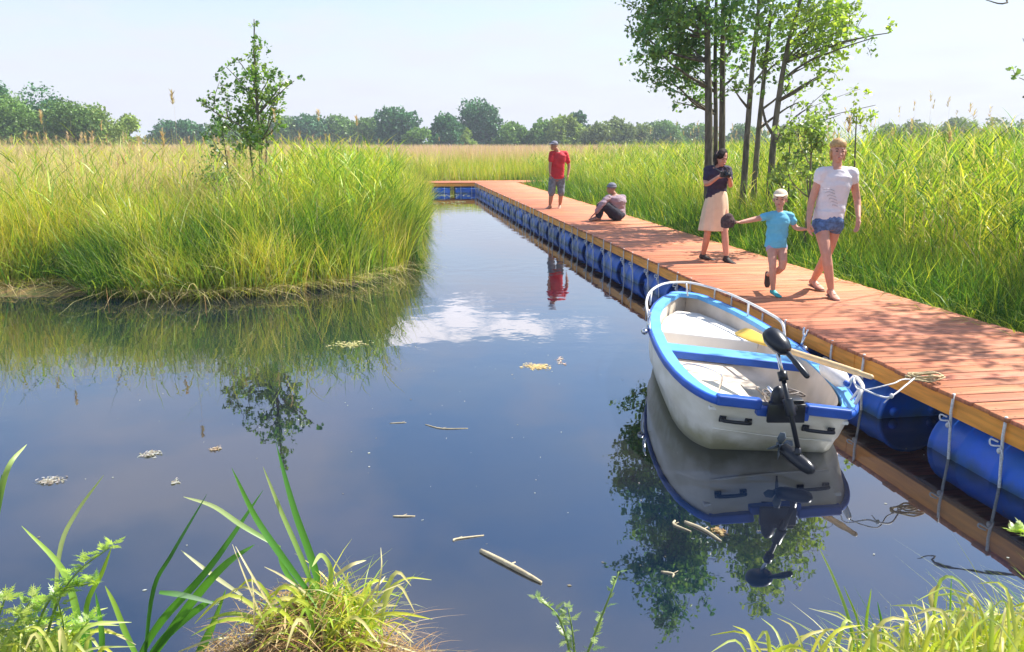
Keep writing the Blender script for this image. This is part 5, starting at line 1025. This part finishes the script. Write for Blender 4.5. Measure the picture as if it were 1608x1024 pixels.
# straw mound
hm = at(478, 1040, 2.6)
lumps = [((0, 0, .17), (.24, .26, .25)), ((.19, -.05, .12), (.22, .2, .20)), ((-.2, .02, .09), (.22, .2, .16)), ((.34, .02, .07), (.16, .14, .12)), ((.02, .1, .25), (.13, .13, .16))]
PP = []
for (o_, r_), k_ in zip(lumps, (2600, 1900, 1700, 900, 900)):
    u = rng.normal(size=(k_, 3)); u /= np.linalg.norm(u, axis=1)[:, None]; PP.append(A3([hm.x, hm.y, 0])+A3(o_)+u*A3(r_)*rng.uniform(.8, 1.12, (k_, 1))*(1+.16*np.sin(u[:, :1]*6+k_)*np.cos(u[:, 1:2]*5)))
P_ = np.concatenate(PP); P_ = P_[P_[:, 2] > .06]; n_ = len(P_)
a = Acc(); a.add(*blades(P_, rng.uniform(.02, .07, n_), rng.uniform(0, 2*PI, n_), rng.uniform(1.2, 4.5, n_), rng.uniform(-1.5, 2.5, n_), rng.uniform(.002, .006, n_), pal(n_, [(.42, .27, .11), (.55, .4, .2), (.25, .14, .06), (.14, .08, .03), (.5, .42, .12)], [4, 3, 3, 1.5, 1]), seg=5, droop=rng.uniform(.2, 1.6, n_)))
mb_ = MB()
for o_, r_ in lumps: mb_.ell((hm.x+o_[0], hm.y+o_[1], o_[2]-.02), r_[0]*.93, r_[1]*.93, r_[2]*.93, n=20, m=12)
mound = thing('straw_mound', (hm.x, hm.y, .1), 'heap of brown cut straw with fresh grass sprouting from it', 'straw heap')
mb_.skin('core', mat('rot', (.13, .08, .035), .95, .5, 30, 1., 60), mound, .012, 1, .02)
straw_acc = a
n_ = 300; a = Acc(); th = rng.uniform(0, 2*PI, n_); rad = rng.uniform(.05, .9, n_)**.5; P_ = np.stack([hm.x+.10+rad*np.cos(th)*.22, hm.y+.03+rad*np.sin(th)*.18, .16+.22*np.sqrt(np.maximum(0, 1-rad**2))], 1)
a.add(*blades(P_, rng.uniform(.08, .27, n_), rng.uniform(0, 2*PI, n_), rng.uniform(.1, .7, n_), rng.uniform(.1, .9, n_), rng.uniform(.006, .013, n_), pal(n_, [YG, LG, (.5, .52, .2), MG], [4, 3, 2, 1]), seg=5, droop=rng.uniform(.1, .8, n_)))
link('sprouting_grass', a.mesh('sprouting_grass'), M['grass'], mound, smooth=False)
# long straws sticking out
a = Acc()
for k in range(46):
    th_ = random.uniform(0, 2*PI); b_ = Vector((hm.x+.08+.22*math.cos(th_)*random.random(), hm.y+.04+.18*math.sin(th_)*random.random(), .3)); dv_ = Vector((math.cos(th_), math.sin(th_)*.6, 0))*random.uniform(.05, .18); hgt = random.uniform(.06, .2)
    ribbon(a, [b_, b_+dv_*.4+UP*hgt*.7, b_+dv_+UP*hgt, b_+dv_*1.7+UP*hgt*random.uniform(.4, .95)], random.uniform(.008, .018), random.choice((LG, MG, YG, (.4, .48, .14))), random.choice((YG, ST, LG)), 8)
link('broad_grass', a.mesh('broad_grass'), M['grass'], mound, smooth=False)
a = straw_acc
for (p_, q_, w_) in (((560, 1000), (690, 1040), .006), ((620, 990), (650, 1010), .008), ((400, 1000), (395, 900), .006), ((420, 990), (365, 855), .005), ((560, 960), (635, 915), .004), ((430, 960), (370, 858), .007), ((480, 930), (415, 890), .007), ((280, 1024), (360, 1000), .007), ((590, 940), (598, 860), .005), ((570, 950), (605, 905), .008), ((525, 905), (575, 880), .012)):
    ribbon(a, [A_(*p_, 2.55), A_((p_[0]+q_[0])/2+random.uniform(-8, 8), (p_[1]+q_[1])/2-6, 2.55), A_(*q_, 2.6)], w_, (.5, .42, .2), (.6, .55, .3), 6)
link('straw', a.mesh('straw'), M['dry'], mound, smooth=False)

def feathery(name, stems, label, cols, leaf=.05, cat='plant', group='feathery leaved weeds on the near bank', dense=1.):
    """weed: stem with divided leaves; each leaf is a midrib with narrow paired leaflets"""
    base = stems[0][0]; root = thing(name, base, label, cat, group); t_ = MB(); a = Acc()
    for pts in stems:
        sp_ = spline(pts, 12); t_.tube(sp_, [.006-.004*i/12 for i in range(13)], 6)
        for i in range(2, 13):
            for sd_ in range(3 if i < 12 else 6):
                p = sp_[i].copy(); az = random.uniform(0, 2*PI); el_ = random.uniform(-.1, .9); d = Vector((math.cos(az)*math.cos(el_), math.sin(az)*math.cos(el_), math.sin(el_))); Ll = leaf*random.uniform(.8, 1.6)*(1.25-.5*i/12)
                if random.random() > dense: continue
                c_ = A3(random.choice(cols))*random.uniform(.8, 1.2); nb2 = 5
                for j in range(nb2):
                    q0 = p+d*Ll*(.2+.8*j/nb2); u_, v_ = perp(d)
                    for sg_ in (-1, 1):
                        dd = (d*.8+u_*sg_*.8+v_*random.uniform(-.2, .2)).normalized(); l_ = Ll*.42*(1-.12*j); w_ = l_*.16; e_ = q0+dd*l_; sdx = dd.cross(v_).normalized() if abs(dd.dot(v_)) < .95 else u_
                        a.quads(A3([[tuple(q0), tuple((q0+e_)/2+sdx*w_), tuple(e_), tuple((q0+e_)/2-sdx*w_)]]), c_[None])
                q0 = p; e_ = p+d*Ll*1.25; u_, v_ = perp(d); a.quads(A3([[tuple(q0), tuple((q0+e_)/2+u_*Ll*.06), tuple(e_), tuple((q0+e_)/2-u_*Ll*.06)]]), c_[None])
    t_.build('stem', mat('green_stem', (.2, .3, .07), .6, .2, 20), root); link('leaves', a.mesh('leaves'), M['leaf'], root, smooth=False); return root
LY = [(.34, .5, .05), (.24, .42, .04), (.4, .54, .07)]
feathery('feathery_weed', [[A_(60, 1060, 2.5), A_(85, 960, 2.5), A_(120, 900, 2.5), A_(178, 856, 2.5)], [A_(40, 1060, 2.5), A_(60, 980, 2.5), A_(90, 930, 2.5), A_(150, 915, 2.5)], [A_(70, 1070, 2.5), A_(100, 1000, 2.5), A_(90, 940, 2.45)], [A_(70, 1070, 2.5), A_(110, 1010, 2.5), A_(140, 975, 2.45)]], 'bright yellow green feathery weed leaning over the water at lower left', LY, .05)
feathery('feathery_weed', [[A_(0, 1060, 2.45), A_(20, 990, 2.45), A_(50, 940, 2.45)], [A_(-20, 1060, 2.45), A_(-5, 980, 2.45), A_(10, 935, 2.45)], [A_(30, 1070, 2.4), A_(40, 1010, 2.4), A_(30, 965, 2.4)], [A_(90, 1080, 2.4), A_(70, 1030, 2.4), A_(60, 990, 2.4)]], 'pale seedy feathery weed filling the bottom left corner', [(.38, .48, .07), (.44, .5, .14), (.28, .42, .05)], .045)
feathery('feathery_weed', [[A_(905, 1070, 2.6), A_(900, 1000, 2.6), A_(892, 955, 2.6)], [A_(905, 1070, 2.6), A_(880, 975, 2.6), A_(845, 940, 2.6)], [A_(910, 1060, 2.65), A_(940, 980, 2.65), A_(960, 930, 2.65), A_(972, 898, 2.7)]], 'small slender feathery plant standing alone at bottom centre', [(.2, .33, .1), (.3, .4, .14)], .034, dense=.62)
feathery('feathery_weed', [[A_(1640, 850, 3.2), A_(1615, 838, 3.2), A_(1592, 834, 3.2)]], 'leaf sprig poking in at the right edge in front of the barrel', [(.36, .5, .06)], .05)
# sedge stalk bent over at lower right
plant('bent_stalk', [([A_(1468, 1060), A_(1466, 980), A_(1475, 915), A_(1500, 908), A_(1530, 940), A_(1548, 960)], .012, yg, pg), ([A_(1495, 1060), A_(1492, 980), A_(1494, 905)], .009, yg, g2), ([A_(1466, 960), A_(1462, 935), A_(1474, 918)], .02, (.5, .45, .25), (.5, .42, .25)), ([A_(1490, 960, 2.7), A_(1505, 975, 2.7), A_(1515, 1000, 2.7)], .03, (.55, .58, .3), pg)], 'pale green bent-over sedge stalks in the lower right corner grass', None)
plant('sedge_clump', [([A_(1345, 1060), A_(1335, 980), A_(1310, 910), A_(1285, 858)], .013, g2, pg), ([A_(1340, 1060), A_(1350, 990), A_(1325, 920)], .012, g2, yg), ([A_(1370, 1060), A_(1360, 990), A_(1368, 925)], .014, g2, yg), ([A_(1390, 1060), A_(1388, 1000), A_(1378, 945)], .014, g2, g2), ([A_(1360, 1000), A_(1320, 970), A_(1270, 955)], .005, (.5, .5, .35), (.5, .5, .35))], 'thin upright sedge blades left of the bent stalks', None)
# short grass of the near bank
a = Acc(); n_ = 26000; x = rng.uniform(-3.2, 3.4, n_); y = rng.uniform(1.4, 3.4, n_); d = sdist(x, y); k = (d > -.03); 
k &= (x > .75) | (rng.uniform(size=n_) < .22); k &= ~((x > -.2) & (x < .75) & (rng.uniform(size=n_) < .9)); k &= x < dock_x(y, -.08)
x, y = x[k], y[k]; n_ = len(x); g = ground_h(x, y)
hh = np.where(x > 0, .13+.2*np.clip((x-.8)/1.2, 0, 1), .12)*rng.uniform(.6, 1.3, n_)
a.add(*blades(np.stack([x, y, g], 1), hh, rng.uniform(0, 2*PI, n_), rng.uniform(0, .8, n_), rng.uniform(.1, .8, n_), rng.uniform(.004, .011, n_), pal(n_, [YG, LG, (.5, .52, .2), MG, ST], [4, 4, 2, 2, 1]), seg=4, droop=rng.uniform(0, .6, n_)))
for k in range(230):
    px_ = random.choice((random.uniform(1180, 1640), random.uniform(1420, 1640), random.uniform(-20, 150))); dd_ = random.uniform(2.35, 2.75); b_ = at(px_, 1060, dd_); hgt = random.uniform(.08, .2)+(.1 if px_ > 1480 else 0); aa = random.uniform(0, 2*PI); ln_ = random.uniform(.03, .16); dv_ = Vector((math.cos(aa), math.sin(aa), 0))*ln_
    ribbon(a, [b_, b_+dv_*.3+UP*hgt*.6, b_+dv_*.8+UP*hgt, b_+dv_*1.6+UP*hgt*random.uniform(.6, 1.05)], random.uniform(.007, .017), random.choice((LG, YG, (.36, .46, .1), (.5, .54, .2))), random.choice((YG, (.5, .56, .2), ST)), 8)
tag(link('bank_grass', a.mesh('bank_grass'), M['grass'], smooth=False), 'short bright grass along the near bank', 'grass', kind='stuff')

# ------------------------------------------------------------------ haze over the meadow
hm_ = bpy.data.materials.new('haze'); hm_.use_nodes = True; t = hm_.node_tree; t.nodes.clear()
pv = N(t, 'ShaderNodeVolumePrincipled'); pv.inputs['Color'].default_value = (.80, .88, 1, 1); pv.inputs['Density'].default_value = .0009; pv.inputs['Anisotropy'].default_value = .1
oo = N(t, 'ShaderNodeOutputMaterial'); t.links.new(pv.outputs[0], oo.inputs['Volume'])
m = MB(); m.box((0, 430, 6.0), (950, 880, 8.0)); tag(m.build('haze', hm_, smooth=False), 'thin pale summer haze over the meadow', 'haze', kind='stuff')
scene.cycles.volume_bounces = 0
